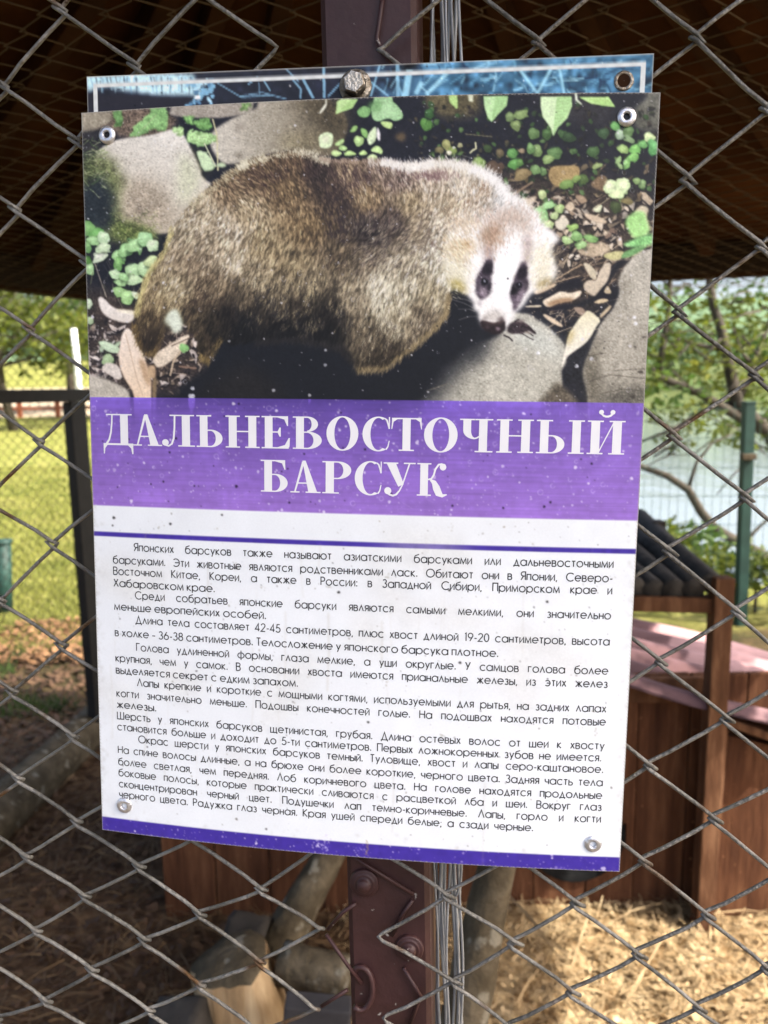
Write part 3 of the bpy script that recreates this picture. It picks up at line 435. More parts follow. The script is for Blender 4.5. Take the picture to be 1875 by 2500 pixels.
    for k in range(5): P.line([(1040+k*9, 955-k*3), (1060+k*9, 948-k*3), (1082+k*6, 958-k*3)], (112, 108, 98), 1.8, .6)
    pl('7', [(560, 1400), (800, 1340), (860, 1450), (600, 1660)], (34, 36, 42), soft=14, alpha=.6)
    # brown and grey hairs running from the neck into the pale face
    for box, n, col in (((1085, 575, 1160, 640), 420, (176, 150, 118)), ((1090, 520, 1180, 575), 500, (190, 170, 146)), ((1160, 500, 1320, 570), 700, (176, 156, 144)), ((1080, 560, 1150, 700), 500, (206, 198, 168)), ((1175, 540, 1235, 620), 360, (158, 132, 114)), ((1290, 580, 1350, 700), 260, (210, 200, 168))):
        x = R.normal((box[0]+box[2])/2, (box[2]-box[0])*.28, n); y = R.normal((box[1]+box[3])/2, (box[3]-box[1])*.28, n); a = np.arctan2(y-800, x-1225)+np.pi+R.normal(0, .35, n)
        P.strokes(x, y, np.cos(a), np.sin(a), R.uniform(7, 17, n), np.clip(np.array(col, float)*np.exp(R.normal(0, .16, n))[:, None], 0, 240), R.uniform(.3, .75, n), .8)
    # soft fur on the head and cheeks
    n = 3800; x = R.uniform(1080, 1365, n); y = R.uniform(500, 720, n)
    mm = np.zeros((P.h, P.w), np.float32); r2 = P.mask(v('7', (420, 330), (720, 170), (900, 30), (1130, 20), (1400, 235), (1490, 340), (1440, 480), (1480, 740), (1230, 900), (600, 890), (400, 760)), 3); mm[r2[0]] = r2[1]
    ix = (x-P.x0).astype(int); iy = (y-P.y0).astype(int); ok = mm[iy, ix] > .5; x, y, ix, iy = x[ok], y[ok], ix[ok], iy[ok]
    c = P.a[iy, ix]*np.exp(R.normal(0, .055, len(x)))[:, None]; a = np.arctan2(y-780, x-1225)+np.pi+R.normal(0, .25, len(x))
    P.strokes(x, y, np.cos(a), np.sin(a), R.uniform(6, 13, len(x)), np.clip(c, 0, 246), np.full(len(x), .6), .8)
    # print grain, and the lift of a sun-faded print
    P.a = 255*np.clip(P.a/255, 0, 1)**.90; P.a = np.where(P.a > 70, P.a*1.06-4.2, P.a); q_ = np.clip(P.a/255, 0, 1); P.a = 255*(q_-.040*np.sin(2*np.pi*q_))
    gx = np.clip((P.a[..., 1]-np.maximum(P.a[..., 0], P.a[..., 2]))/60, 0, 1)[..., None]; P.a = P.a*(1-.30*gx)+(P.a.mean(-1, keepdims=True)*1.08+10)*.30*gx
    P.a *= (1+.020*P.n1+.012*R.normal(size=P.n1.shape))[..., None]
    P.a = P.blur(P.a, .75)
    return P

def specks(P, R):
    """flecks of dirt, bare spots and drip rings over the picture and the band"""
    for _ in range(620):
        x, y = R.uniform(200, 1600), R.uniform(235, 1285); r = abs(R.normal(0, 1.0))+.7
        if R.uniform() < .03: r += R.uniform(1, 3)
        P.oval(x, y, r, r*R.uniform(.6, 1), (226, 224, 230), R.uniform(0, 180), soft=.7, alpha=R.uniform(.35, .95), noise=0)
    for _ in range(60):
        x, y = R.uniform(210, 1590), R.uniform(240, 1280); r = R.uniform(2, 5.5); t = np.linspace(0, R.uniform(3.5, 6.2), 12)
        P.line(np.stack([x+r*np.cos(t), y+r*1.15*np.sin(t)], 1), (196, 196, 208), 1.2, .55, soft=.6)
    for _ in range(50):
        x, y = R.uniform(210, 1590), R.uniform(240, 1285); r = abs(R.normal(0, .7))+.7; P.oval(x, y, r, r, (24, 22, 30), soft=.6, alpha=.85, noise=0)
    for x, y, r in ((468, 968, 8), (470, 948, 5), (794, 891, 4), (795, 855, 3.4), (668, 953, 4), (1549, 775, 5), (1552, 790, 5), (1314, 862, 5), (1444, 876, 5), (1408, 894, 5), (353, 1094, 5), (395, 1120, 3), (1040, 1160, 5), (1055, 1160, 4)):
        P.oval(x, y, r, r*.9, (222, 224, 232), soft=1.2, alpha=.75, noise=.25)
    for _ in range(60):
        x, y = R.uniform(230, 1560), R.uniform(980, 1280); P.line([(x, y), (x+R.uniform(-16, 16), y+R.uniform(2, 26))], (190, 178, 220), 1.0, R.uniform(.1, .35), soft=.6)
# ---------------------------------------------------------------- helpers
def at(u, v, y):
    """the world point seen at photo position (u, v) at distance y in front of the camera"""
    d = R_*((u-937.5)/FPX)+D_*((v-1250)/FPX)+F_
    return CAM+d*(y/d.y)
def gnd(u, v, z=0.0):
    d = R_*((u-937.5)/FPX)+D_*((v-1250)/FPX)+F_
    return CAM+d*((z-CAMZ)/d.z)
def tag(o, label=None, cat=None, group=None, kind=None):
    if label: o['label'] = label
    if cat: o['category'] = cat
    if group: o['group'] = group
    if kind: o['kind'] = kind
    return o
def thing(name, label, cat, loc=(0, 0, 0), group=None):
    o = bpy.data.objects.new(name, None); COL.objects.link(o); o.location = loc
    o.empty_display_size = .05
    return tag(o, label, cat, group)
def link(name, me, mat, parent=None):
    o = bpy.data.objects.new(name, me); COL.objects.link(o)
    if mat: me.materials.append(mat)
    if parent:
        o.parent = parent; p = parent; off = Vector()
        while p: off += p.location; p = p.parent
        o.matrix_parent_inverse = Matrix.Translation(-off)     # geometry is written in world coordinates
    return o
class MB:
    """collects shapes and links them as one mesh"""
    def __init__(s): s.v = []; s.f = []
    def add(s, vs, fs):
        b = len(s.v); s.v += [tuple(p) for p in vs]; s.f += [tuple(i+b for i in f) for f in fs]; return s
    def box(s, c, size, rot=None, bev=0.0):
        x, y, z = [k/2 for k in size]
        if bev:
            bm = bmesh.new(); bmesh.ops.create_cube(bm, size=1)
            for q in bm.verts: q.co = Vector((q.co.x*2*x, q.co.y*2*y, q.co.z*2*z))
            bmesh.ops.bevel(bm, geom=bm.edges[:], offset=bev, segments=2, affect='EDGES', profile=.6)
            bm.verts.index_update(); vs = [q.co.copy() for q in bm.verts]; fs = [[q.index for q in f.verts] for f in bm.faces]; bm.free()
        else:
            vs = [Vector((a*x, b*y, d*z)) for a in (-1, 1) for b in (-1, 1) for d in (-1, 1)]
            fs = [(0, 1, 3, 2), (4, 6, 7, 5), (0, 4, 5, 1), (2, 3, 7, 6), (0, 2, 6, 4), (1, 5, 7, 3)]
        if rot is not None: vs = [rot@q for q in vs]
        return s.add([q+Vector(c) for q in vs], fs)
    def beam(s, a, b, wd, th, up=(0, 0, 1), bev=0.0):
        a, b = Vector(a), Vector(b); z = (b-a).normalized(); u = Vector(up)
        x = u.cross(z)
        if x.length < 1e-4: x = Vector((1, 0, 0))
        x.normalize(); y = z.cross(x)
        m = Matrix((x, y, z)).transposed()
        return s.box((a+b)/2, (wd, th, (b-a).length), m, bev)
    def tube(s, pts, r, n=8, cap=True):
        pts = [Vector(p) for p in pts]; rs = r if hasattr(r, '__len__') else [r]*len(pts)
        ref = None; rings = []
        for i, p in enumerate(pts):
            t = (pts[min(i+1, len(pts)-1)]-pts[max(i-1, 0)]).normalized()
            if ref is None: ref = t.orthogonal().normalized()
            x = (ref-t*ref.dot(t))
            x = x.normalized() if x.length > 1e-6 else t.orthogonal().normalized()
            ref = x; y = t.cross(x)
            rings.append([p+x*(rs[i]*math.cos(6.28318*k/n))+y*(rs[i]*math.sin(6.28318*k/n)) for k in range(n)])
        vs = [q for g in rings for q in g]; fs = []
        for i in range(len(pts)-1):
            for k in range(n): fs.append((i*n+k, i*n+(k+1) % n, (i+1)*n+(k+1) % n, (i+1)*n+k))
        if cap: fs += [tuple(range(n))[::-1], tuple((len(pts)-1)*n+k for k in range(n))]
        return s.add(vs, fs)
    def lathe(s, c, ax, prof, n=28):
        """prof: (radius, height) pairs turned round the axis ax"""
        ax = Vector(ax).normalized(); x = ax.orthogonal().normalized(); y = ax.cross(x); vs = []; fs = []
        for r, h in prof:
            vs += [Vector(c)+ax*h+(x*math.cos(6.28318*k/n)+y*math.sin(6.28318*k/n))*r for k in range(n)]
        for i in range(len(prof)-1):
            for k in range(n): fs.append((i*n+k, i*n+(k+1) % n, (i+1)*n+(k+1) % n, (i+1)*n+k))
        return s.add(vs, fs)
    def build(s, name, mat, parent=None, smooth=False):
        me = bpy.data.meshes.new(name); me.from_pydata(s.v, [], s.f); me.update()
        if smooth: me.polygons.foreach_set('use_smooth', [True]*len(me.polygons))
        return link(name, me, mat, parent)
def fast_mesh(name, v, f, mat, parent=None, smooth=False):
    """numpy arrays: v (n,3), f (m,k)"""
    me = bpy.data.meshes.new(name); k = f.shape[1]
    me.vertices.add(len(v)); me.vertices.foreach_set('co', np.ascontiguousarray(v, np.float32).ravel())
    me.loops.add(f.size); me.loops.foreach_set('vertex_index', np.ascontiguousarray(f, np.int32).ravel())
    me.polygons.add(len(f)); me.polygons.foreach_set('loop_start', np.arange(0, f.size, k, dtype=np.int32))
    me.polygons.foreach_set('loop_total', np.full(len(f), k, np.int32))
    if smooth: me.polygons.foreach_set('use_smooth', np.ones(len(f), bool))
    me.update(calc_edges=True); me.validate()
    return link(name, me, mat, parent)
# ---------------------------------------------------------------- materials
def lin(c): return tuple(((k/255)/12.92 if k/255 <= .04045 else ((k/255+.055)/1.055)**2.4) for k in c)
def mat(name, stops, scale=8, rough=.8, detail=6, bump=0.0, spec=.3, metal=0.0, stretch=(1, 1, 1), bscale=None, trans=0.0, speck=None, coord='Object'):
    """stops: [(pos, linear rgb)...] over a noise; optional dark specks"""
    m = bpy.data.materials.new(name); m.use_nodes = True; t = m.node_tree; b = t.nodes['Principled BSDF']
    b.inputs['Roughness'].default_value = rough; b.inputs['Metallic'].default_value = metal; b.inputs['Specular IOR Level'].default_value = spec
    tc = t.nodes.new('ShaderNodeTexCoord'); mp = t.nodes.new('ShaderNodeMapping'); mp.inputs['Scale'].default_value = stretch
    t.links.new(tc.outputs[coord], mp.inputs[0])
    n = t.nodes.new('ShaderNodeTexNoise'); n.inputs['Scale'].default_value = scale; n.inputs['Detail'].default_value = detail; n.inputs['Roughness'].default_value = .62
    t.links.new(mp.outputs[0], n.inputs['Vector'])
    r = t.nodes.new('ShaderNodeValToRGB'); e = r.color_ramp.elements
    while len(e) < len(stops): e.new(.5)
    for k, (p, c) in enumerate(stops): e[k].position = p; e[k].color = (*c, 1)
    t.links.new(n.outputs['Fac'], r.inputs[0]); out = r.outputs[0]
    if speck:
        n2 = t.nodes.new('ShaderNodeTexNoise'); n2.inputs['Scale'].default_value = speck[0]; n2.inputs['Detail'].default_value = 3
        t.links.new(tc.outputs[coord], n2.inputs['Vector'])
        r2 = t.nodes.new('ShaderNodeValToRGB'); r2.color_ramp.elements[0].position = speck[1]; r2.color_ramp.elements[1].position = speck[1]+speck[3] if len(speck) > 3 else speck[1]+.06
        t.links.new(n2.outputs['Fac'], r2.inputs[0])
        mx = t.nodes.new('ShaderNodeMix'); mx.data_type = 'RGBA'; t.links.new(r2.outputs[0], mx.inputs[0]); t.links.new(out, mx.inputs[6]); mx.inputs[7].default_value = (*speck[2], 1); out = mx.outputs[2]
    t.links.new(out, b.inputs['Base Color'])
    if bump:
        nb = t.nodes.new('ShaderNodeTexNoise'); nb.inputs['Scale'].default_value = bscale or scale*3; nb.inputs['Detail'].default_value = 6
        t.links.new(mp.outputs[0], nb.inputs['Vector'])
        bp = t.nodes.new('ShaderNodeBump'); bp.inputs['Strength'].default_value = bump; bp.inputs['Distance'].default_value = .01
        t.links.new(nb.outputs['Fac'], bp.inputs['Height']); t.links.new(bp.outputs[0], b.inputs['Normal'])
    if trans:
        tr = t.nodes.new('ShaderNodeBsdfTranslucent'); mxs = t.nodes.new('ShaderNodeMixShader'); mxs.inputs[0].default_value = trans
        t.links.new(out, tr.inputs[0]); t.links.new(b.outputs[0], mxs.inputs[1]); t.links.new(tr.outputs[0], mxs.inputs[2])
        t.links.new(mxs.outputs[0], t.nodes['Material Output'].inputs[0])
    return m
M = {}
M['wire'] = mat('galvanised_wire', [(.28, (.070, .068, .062)), (.5, (.155, .150, .137)), (.72, (.28, .27, .25))], 38, .5, metal=.3, bump=.4, bscale=350, speck=(30, .60, (.10, .055, .026), .1))
M['thinwire'] = mat('thin_netting_wire', [(.3, (.035, .026, .015)), (.7, (.085, .060, .030))], 30, .7)
M['blackwire'] = mat('dark_netting_wire', [(.3, (.05, .048, .035)), (.7, (.11, .10, .07))], 30, .6)
M['post'] = mat('maroon_paint', [(.3, (.032, .014, .014)), (.55, (.050, .021, .021)), (.8, (.075, .036, .035))], 14, .5, bump=.12, spec=.35, bscale=90, speck=(150, .70, (.40, .37, .34), .04))
M['steel'] = mat('worn_steel', [(.3, (.16, .13, .09)), (.5, (.26, .22, .17)), (.72, (.48, .45, .40))], 120, .38, metal=.75, bump=.3, bscale=400)
M['boltface'] = mat('bolt_face', [(.3, (.42, .41, .38)), (.55, (.62, .61, .58)), (.75, (.25, .2, .13))], 400, .35, metal=.5, bump=.4, bscale=700)
M['alu'] = mat('aluminium_rivet', [(.3, (.55, .55, .58)), (.7, (.78, .78, .80))], 250, .3, metal=.75, bump=.15, bscale=900)
M['void'] = mat('dark_hole', [(.3, (.012, .012, .014)), (.7, (.03, .03, .03))], 200, .7)
M['plate'] = mat('plastic_plate_edge', [(.3, (.20, .19, .17)), (.6, (.42, .40, .37)), (.8, (.10, .09, .08))], 500, .6)
M['ink'] = mat('printed_black_ink', [(.25, (.020, .021, .024)), (.75, (.045, .046, .050))], 300, .5)
M['letter'] = mat('pale_lettering', [(.3, (.74, .745, .79)), (.75, (.80, .805, .83))], 60, .45, speck=(700, .74, (.45, .42, .55), .05))
M['blackpaint'] = mat('black_steel_paint', [(.3, (.006, .006, .006)), (.7, (.014, .013, .012))], 30, .55)
M['roofwood'] = mat('roof_boards', [(.25, (.014, .0060, .0030)), (.5, (.036, .0150, .0058)), (.78, (.080, .035, .0125))], 2.6, .9, spec=.05, stretch=(1, 1, 1), bump=.1)
M['rafter'] = mat('rafter_wood', [(.25, (.016, .007, .0035)), (.75, (.045, .020, .009))], 5, .9, spec=.1, bump=.2)
M['fascia'] = mat('eave_beam_wood', [(.25, (.006, .0035, .0025)), (.75, (.014, .008, .005))], 5, .85, bump=.2)
M['brown'] = mat('brown_painted_boards', [(.25, (.030, .0125, .0070)), (.5, (.070, .029, .0145)), (.75, (.135, .064, .032))], 5, .85, spec=.1, stretch=(7, 7, .8), bump=.25, speck=(60, .68, (.16, .08, .04)))
M['brown2'] = mat('worn_brown_trim', [(.25, (.040, .018, .010)), (.5, (.088, .041, .021)), (.75, (.18, .095, .052))], 6, .85, spec=.1, stretch=(5, 5, .9), bump=.25)
M['paintpink'] = mat('pink_sheet_sun_and_shade', [(.25, (.045, .025, .030)), (.5, (.105, .060, .070)), (.75, (.22, .130, .138))], 4.5, .85, bump=.2, stretch=(.6, 1.6, 1.6), speck=(5, .54, (.40, .235, .235), .1))  # sunlit pink patches and shaded mauve are painted into the colour
M['barkgrey'] = mat('grey_weathered_wood', [(.25, (.030, .023, .014)), (.5, (.070, .056, .036)), (.78, (.15, .122, .082))], 14, .92, spec=.1, stretch=(1, 1, 1), bump=.9, bscale=45, speck=(22, .60, (.17, .155, .12)))
M['logdark'] = mat('dark_bark_log', [(.25, (.014, .012, .010)), (.55, (.038, .033, .028)), (.8, (.085, .075, .062))], 12, .9, bump=.6, bscale=40)
M['woodlight'] = mat('stripped_stump_wood', [(.22, (.13, .075, .032)), (.48, (.34, .225, .115)), (.72, (.52, .39, .23))], 26, .8, stretch=(1, 1, .13), bump=.5, bscale=60)
M['green'] = mat('dark_green_paint', [(.3, (.007, .026, .020)), (.7, (.014, .046, .035))], 10, .6)
M['greenwire'] = mat('green_coated_wire', [(.3, (.03, .07, .06)), (.7, (.06, .11, .09))], 10, .5)
M['trunk'] = mat('tree_bark', [(.25, (.022, .019, .014)), (.75, (.075, .062, .045))], 6, .9, bump=.5)
M['leafA'] = mat('backlit_leaves', [(.3, (.045, .072, .010)), (.55, (.115, .140, .018)), (.75, (.22, .225, .035))], 1.6, .55, trans=.5)
M['leafB'] = mat('green_leaves', [(.3, (.030, .070, .014)), (.55, (.070, .125, .022)), (.75, (.14, .19, .035))], 1.3, .55, trans=.45)
M['leafC'] = mat('dull_far_leaves', [(.3, (.040, .080, .030)), (.55, (.075, .125, .045)), (.75, (.12, .165, .06))], .35, .6, trans=.3)
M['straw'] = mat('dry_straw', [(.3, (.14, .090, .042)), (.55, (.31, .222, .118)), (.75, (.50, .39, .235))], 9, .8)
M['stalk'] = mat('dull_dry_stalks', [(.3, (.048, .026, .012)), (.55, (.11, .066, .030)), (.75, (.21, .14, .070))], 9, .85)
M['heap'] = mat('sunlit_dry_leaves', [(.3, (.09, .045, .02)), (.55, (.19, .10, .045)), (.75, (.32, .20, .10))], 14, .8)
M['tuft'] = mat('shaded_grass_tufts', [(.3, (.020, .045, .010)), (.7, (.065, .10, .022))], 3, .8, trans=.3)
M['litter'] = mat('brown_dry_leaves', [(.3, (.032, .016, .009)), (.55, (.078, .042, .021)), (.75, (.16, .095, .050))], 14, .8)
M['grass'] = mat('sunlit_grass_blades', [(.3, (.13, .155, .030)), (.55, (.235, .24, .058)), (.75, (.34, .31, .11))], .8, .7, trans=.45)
M['white'] = mat('white_painted_metal', [(.3, (.62, .63, .62)), (.7, (.78, .79, .78))], 6, .5)
M['rust'] = mat('rust_red_paint', [(.3, (.22, .06, .03)), (.7, (.36, .12, .06))], 3, .7)
M['sand'] = mat('pale_bare_bank', [(.3, (.42, .35, .25)), (.7, (.58, .50, .38))], .5, .95)
M['cobweb'] = mat('grey_wire_strands', [(.3, (.17, .18, .19)), (.7, (.36, .38, .40))], 30, .5, metal=.3)
M['board'] = mat('bluish_grey_board', [(.3, (.022, .021, .023)), (.7, (.048, .045, .048))], 10, .8)
M['rubber_hole'] = mat('black_rubber_and_hole_shade', [(.3, (.006, .006, .006)), (.7, (.012, .012, .012))], 20, .9, spec=.03)  # black rim, and the shade inside the entrance painted on its bowl
# ---------------------------------------------------------------- the setting: ground, water, hills
def nz(x, y, s, k=0):
    return (np.sin(x*s*1.3+k)+np.sin(y*s*1.7+1.3*k+.5)+np.sin((x+y)*s*.9+2.1*k)+np.sin((x-1.7*y)*s*1.1+k))/4
def in_lake(x, y):
    a = np.clip((x-(1.25-.13*(y-5.9))+.35*nz(x, y, .9, 2))/.5, 0, 1); b = np.clip((y-5.7-.3*nz(x, y, 1.3, 4))/.6, 0, 1); c = np.clip((47-y)/2.5, 0, 1)
    return a*b*c
def hgt(x, y):
    h = .012*nz(x, y, 3.1)+.008*nz(x, y, 9, 3)
    far = np.clip((y-30)/40, 0, 1.6)
    h = h+2.6*far*far*(1-np.clip(x/60, 0, .3))
    return h*(1-in_lake(x, y))-.45*in_lake(x, y)
def sheet(name, xs, ys, hf, m, kind='structure', smooth=True):
    X, Y = np.meshgrid(xs, ys); Z = hf(X, Y); nx, ny = len(xs), len(ys)
    v = np.stack([X.ravel(), Y.ravel(), Z.ravel()], 1); i = np.arange(nx*ny).reshape(ny, nx)
    f = np.stack([i[:-1, :-1].ravel(), i[:-1, 1:].ravel(), i[1:, 1:].ravel(), i[1:, :-1].ravel()], 1)
    return tag(fast_mesh(name, v, f, m, smooth=smooth), kind=kind)
def axis(parts):
    return np.concatenate([np.linspace(a, b, n, endpoint=False) for a, b, n in parts]+[[parts[-1][1]]])
# ground material: cage floor (earth, chips and sand), lawn with dry patches, pale road far off
gm = bpy.data.materials.new('ground_cover'); gm.use_nodes = True
t = gm.node_tree; b = t.nodes['Principled BSDF']; b.inputs['Roughness'].default_value = .95; b.inputs['Specular IOR Level'].default_value = .1
def N(kind, **k):
    n = t.nodes.new(kind)
    for a, c in k.items(): setattr(n, a, c)
    return n
tc = N('ShaderNodeTexCoord'); sx = N('ShaderNodeSeparateXYZ'); t.links.new(tc.outputs['Object'], sx.inputs[0])
def noise(s, d=6):
    n = N('ShaderNodeTexNoise'); n.inputs['Scale'].default_value = s; n.inputs['Detail'].default_value = d; n.inputs['Roughness'].default_value = .65; t.links.new(tc.outputs['Object'], n.inputs['Vector']); return n.outputs['Fac']
def ramp(fac, stops):
    r = N('ShaderNodeValToRGB'); e = r.color_ramp.elements
    while len(e) < len(stops): e.new(.5)
    for k, (p, c) in enumerate(stops): e[k].position = p; e[k].color = (*c, 1)
    t.links.new(fac, r.inputs[0]); return r.outputs[0]
def math_(op, a, bb, clamp=False):
    n = N('ShaderNodeMath', operation=op, use_clamp=clamp)
    for i, q in enumerate((a, bb)):
        if hasattr(q, 'default_value') or hasattr(q, 'is_linked'): t.links.new(q, n.inputs[i])
        else: n.inputs[i].default_value = q
    return n.outputs[0]
def mixc(f, a, bb):
    n = N('ShaderNodeMix', data_type='RGBA'); t.links.new(f, n.inputs[0]); t.links.new(a, n.inputs[6]); t.links.new(bb, n.inputs[7]); return n.outputs[2]
earth = ramp(noise(22), [(.30, (.028, .0155, .0085)), (.5, (.070, .040, .021)), (.66, (.125, .078, .042)), (.8, (.21, .14, .080))])
chips = ramp(noise(16), [(.30, (.060, .033, .014)), (.44, (.19, .118, .054)), (.56, (.40, .29, .155)), (.75, (.60, .49, .31))])
lawn = ramp(noise(2.6), [(.30, (.060, .085, .014)), (.48, (.15, .16, .034)), (.62, (.25, .235, .070)), (.78, (.36, .30, .14))])
dirt = ramp(noise(5), [(.28, (.022, .030, .010)), (.45, (.045, .036, .016)), (.6, (.085, .058, .028)), (.78, (.15, .105, .055))])
road = ramp(noise(.5), [(.3, (.30, .24, .165)), (.7, (.42, .35, .25))])
wob = math_('MULTIPLY', math_('SUBTRACT', noise(2.2, 4), .5), 1.6)
fx = math_('MULTIPLY', math_('ADD', math_('SUBTRACT', sx.outputs[0], .0), math_('MULTIPLY', wob, .5)), 6.0, True)     # sand and chips on the right half of the cage
cage = mixc(fx, earth, chips)
wob2 = math_('MULTIPLY', math_('SUBTRACT', noise(1.3, 5), .5), 3.2)
fd = math_('MULTIPLY', math_('SUBTRACT', math_('ADD', sx.outputs[1], wob2), 4.4), 1.2, True)
outside = mixc(fd, dirt, lawn)
fin = math_('MULTIPLY', math_('SUBTRACT', sx.outputs[1], 3.35), 4.0, True)
gnear = mixc(fin, cage, outside)
fr = math_('MULTIPLY', math_('MULTIPLY', math_('SUBTRACT', sx.outputs[1], 43.0), 1.0, True), math_('MULTIPLY', math_('SUBTRACT', 66.0, sx.outputs[1]), 1.0, True))
fr = math_('MULTIPLY', fr, math_('MULTIPLY', math_('SUBTRACT', 6.0, sx.outputs[0]), .5, True))
bank = ramp(noise(.9), [(.3, (.035, .055, .018)), (.55, (.075, .095, .030)), (.75, (.17, .15, .075))])
fb = math_('MULTIPLY', math_('MULTIPLY', math_('SUBTRACT', sx.outputs[1], 44.0), 1.0, True), math_('MULTIPLY', math_('SUBTRACT', sx.outputs[0], 7.0), .5, True))
gnear = mixc(fb, gnear, bank)
gall = mixc(fr, gnear, road)
fo = math_('MULTIPLY', math_('SUBTRACT', .25, sx.outputs[1]), 6.0, True)
gall = mixc(fo, gall, dirt)
t.links.new(gall, b.inputs['Base Color'])
bp = N('ShaderNodeBump'); bp.inputs['Strength'].default_value = .8; bp.inputs['Distance'].default_value = .03; t.links.new(noise(30), bp.inputs['Height']); t.links.new(bp.outputs[0], b.inputs['Normal'])
sheet('ground', axis([(-900, -60, 14), (-60, -6, 30), (-6, 8, 140), (8, 60, 40), (60, 900, 14)]), axis([(-400, -6, 10), (-6, 0, 12), (0, 9, 110), (9, 80, 90), (80, 900, 20)]), hgt, gm)
# water
wm = bpy.data.materials.new('pond_water'); wm.use_nodes = True; t = wm.node_tree; b = t.nodes['Principled BSDF']
b.inputs['Base Color'].default_value = (.15, .175, .17, 1); b.inputs['Roughness'].default_value = .10; b.inputs['IOR'].default_value = 1.33; b.inputs['Specular IOR Level'].default_value = 1.0
tc = N('ShaderNodeTexCoord'); mp = N('ShaderNodeMapping'); mp.inputs['Scale'].default_value = (1, .35, 1); t.links.new(tc.outputs['Object'], mp.inputs[0])
n = N('ShaderNodeTexNoise'); n.inputs['Scale'].default_value = 3.5; n.inputs['Detail'].default_value = 4; t.links.new(mp.outputs[0], n.inputs['Vector'])
bp = N('ShaderNodeBump'); bp.inputs['Strength'].default_value = .35; bp.inputs['Distance'].default_value = .05; t.links.new(n.outputs['Fac'], bp.inputs['Height']); t.links.new(bp.outputs[0], b.inputs['Normal'])
sheet('water', np.linspace(-8, 120, 9), np.linspace(5.0, 50, 5), lambda x, y: 0*x-.14, wm, smooth=False)
# hills
hm = mat('hazy_wooded_hillside', [(.3, (.045, .085, .045)), (.5, (.075, .125, .062)), (.72, (.12, .17, .085))], .09, .95, bump=.6, bscale=.3)  # dull green carries the distant haze in the colour
def hills(x, y):
    e = np.clip((y-130)/190, 0, 1); e = e*e*(3-2*e)
    return -1+e*(31+7*nz(x, y*0, .012, 1)+4*nz(x, y, .035, 2)+2.2*nz(x, y, .21, 3))
sheet('hills', np.linspace(-900, 900, 240), axis([(120, 330, 50), (330, 700, 12)]), hills, hm)
# ---------------------------------------------------------------- trees (trunk + leafy crown)
def leaves(rs, blobs, n, size, flat=.0):
    """many small leaf faces spread through a set of (centre, radii) blobs"""
    B = np.array([[*c, *r] for c, r in blobs], float); wgt = (B[:, 3]*B[:, 4]*B[:, 5])**.75; wgt /= wgt.sum()
    i = rs.choice(len(B), n, p=wgt); d = rs.normal(size=(n, 3)); d /= np.linalg.norm(d, axis=1, keepdims=True)
    c = B[i, :3]+d*B[i, 3:]*(rs.uniform(.25, 1, n)**.5)[:, None]
    a = rs.normal(size=(n, 3)); a[:, 2] *= .6; a /= np.linalg.norm(a, axis=1, keepdims=True); bb = np.cross(a, rs.normal(size=(n, 3))); bb /= np.linalg.norm(bb, axis=1, keepdims=True)
    s = (rs.uniform(.6, 1.4, n)*size)[:, None]
    v = np.stack([c-a*s, c-bb*s*.42-a*s*.1, c+a*s, c+bb*s*.42-a*s*.1], 1).reshape(-1, 3)
    return v, np.arange(4*n).reshape(n, 4)
def tree(name, label, base, h, r, n, size, m, seed, group=None, nb=9, squash=.8):
    rs = np.random.default_rng(seed); base = Vector(base)
    o = thing(name, label, 'tree', base, group)
    tb = MB(); top = base+Vector((rs.normal(0, .06)*h, rs.normal(0, .06)*h, h*.72)); tb.tube([base-Vector((0, 0, .2)), base.lerp(top, .35)+Vector((rs.normal(0, .02)*h, 0, 0)), top], [h*.030, h*.022, h*.008], 7)
    blobs = []
    for k in range(nb):
        a = k*2.4+rs.uniform(0, .8); q = math.sqrt((k+.5)/nb); z = h*(.42+.5*rs.uniform(0, 1)*(1.15-q*.6)); p = base+Vector((math.cos(a)*r*q*.75, math.sin(a)*r*q*.75, z))
        tb.tube([base.lerp(top, .35+.5*rs.uniform(0, 1)), p], [h*.010, h*.004], 5); rr = r*rs.uniform(.34, .55); blobs.append((p, (rr, rr, rr*squash)))
    tb.build('trunk', M['trunk'], o, True); v, f = leaves(rs, blobs, n, size); fast_mesh('crown', v, f, m, o)
    return o
def gz(x, y): return float(hgt(np.array(x, float), np.array(y, float)))
G = 'trees beyond the lawn and pond'
far = [(-15.5, 33, 7.5, 4.0, 'leafA', 'bright yellow green tree beyond the lawn, seen left of the sign under the eave'),
       (-21, 38, 9.5, 4.6, 'leafC', 'dull green tall tree at the left edge above the black gate rail'),
       (-13.2, 40, 8.5, 3.6, 'leafB', 'mid green tree beside the white marker pole beyond the lawn'),
       (-18.5, 47, 10, 4.6, 'leafC', 'grey green tree behind the yellow green tree beyond the lawn'),
       (-30, 40, 8.5, 4.4, 'leafB', 'round green tree beyond the lawn, left of the tall dull green tree'),
       (-40, 46, 9.5, 5.0, 'leafC', 'broad dull green tree far left beyond the lawn'),
       (-5, 56, 7.5, 4.2, 'leafB', 'green tree beyond the lawn hidden behind the sign'),
       (4, 60, 6.5, 4.0, 'leafC', 'dull green tree on the far bank hidden behind the sign'),
       (16, 58, 4.2, 3.4, 'leafB', 'green bushy tree on the far pond bank, nearest the sign edge'),
       (22.5, 62, 5.0, 4.0, 'leafC', 'rounded dull green tree on the far pond bank behind the dark trunks'),
       (29.5, 60, 4.6, 3.8, 'leafB', 'green tree on the far pond bank at the right edge of view'),
       (19, 72, 6.2, 4.6, 'leafC', 'tall dull green tree behind the far bank, below the hill')]
for k, (x, y, h, r, m, lab) in enumerate(far):
    tree('broadleaf_tree', lab, (x, y, gz(x, y)), h, r, 2600, .20 if h < 9 else .26, M[m], 40+k, G)
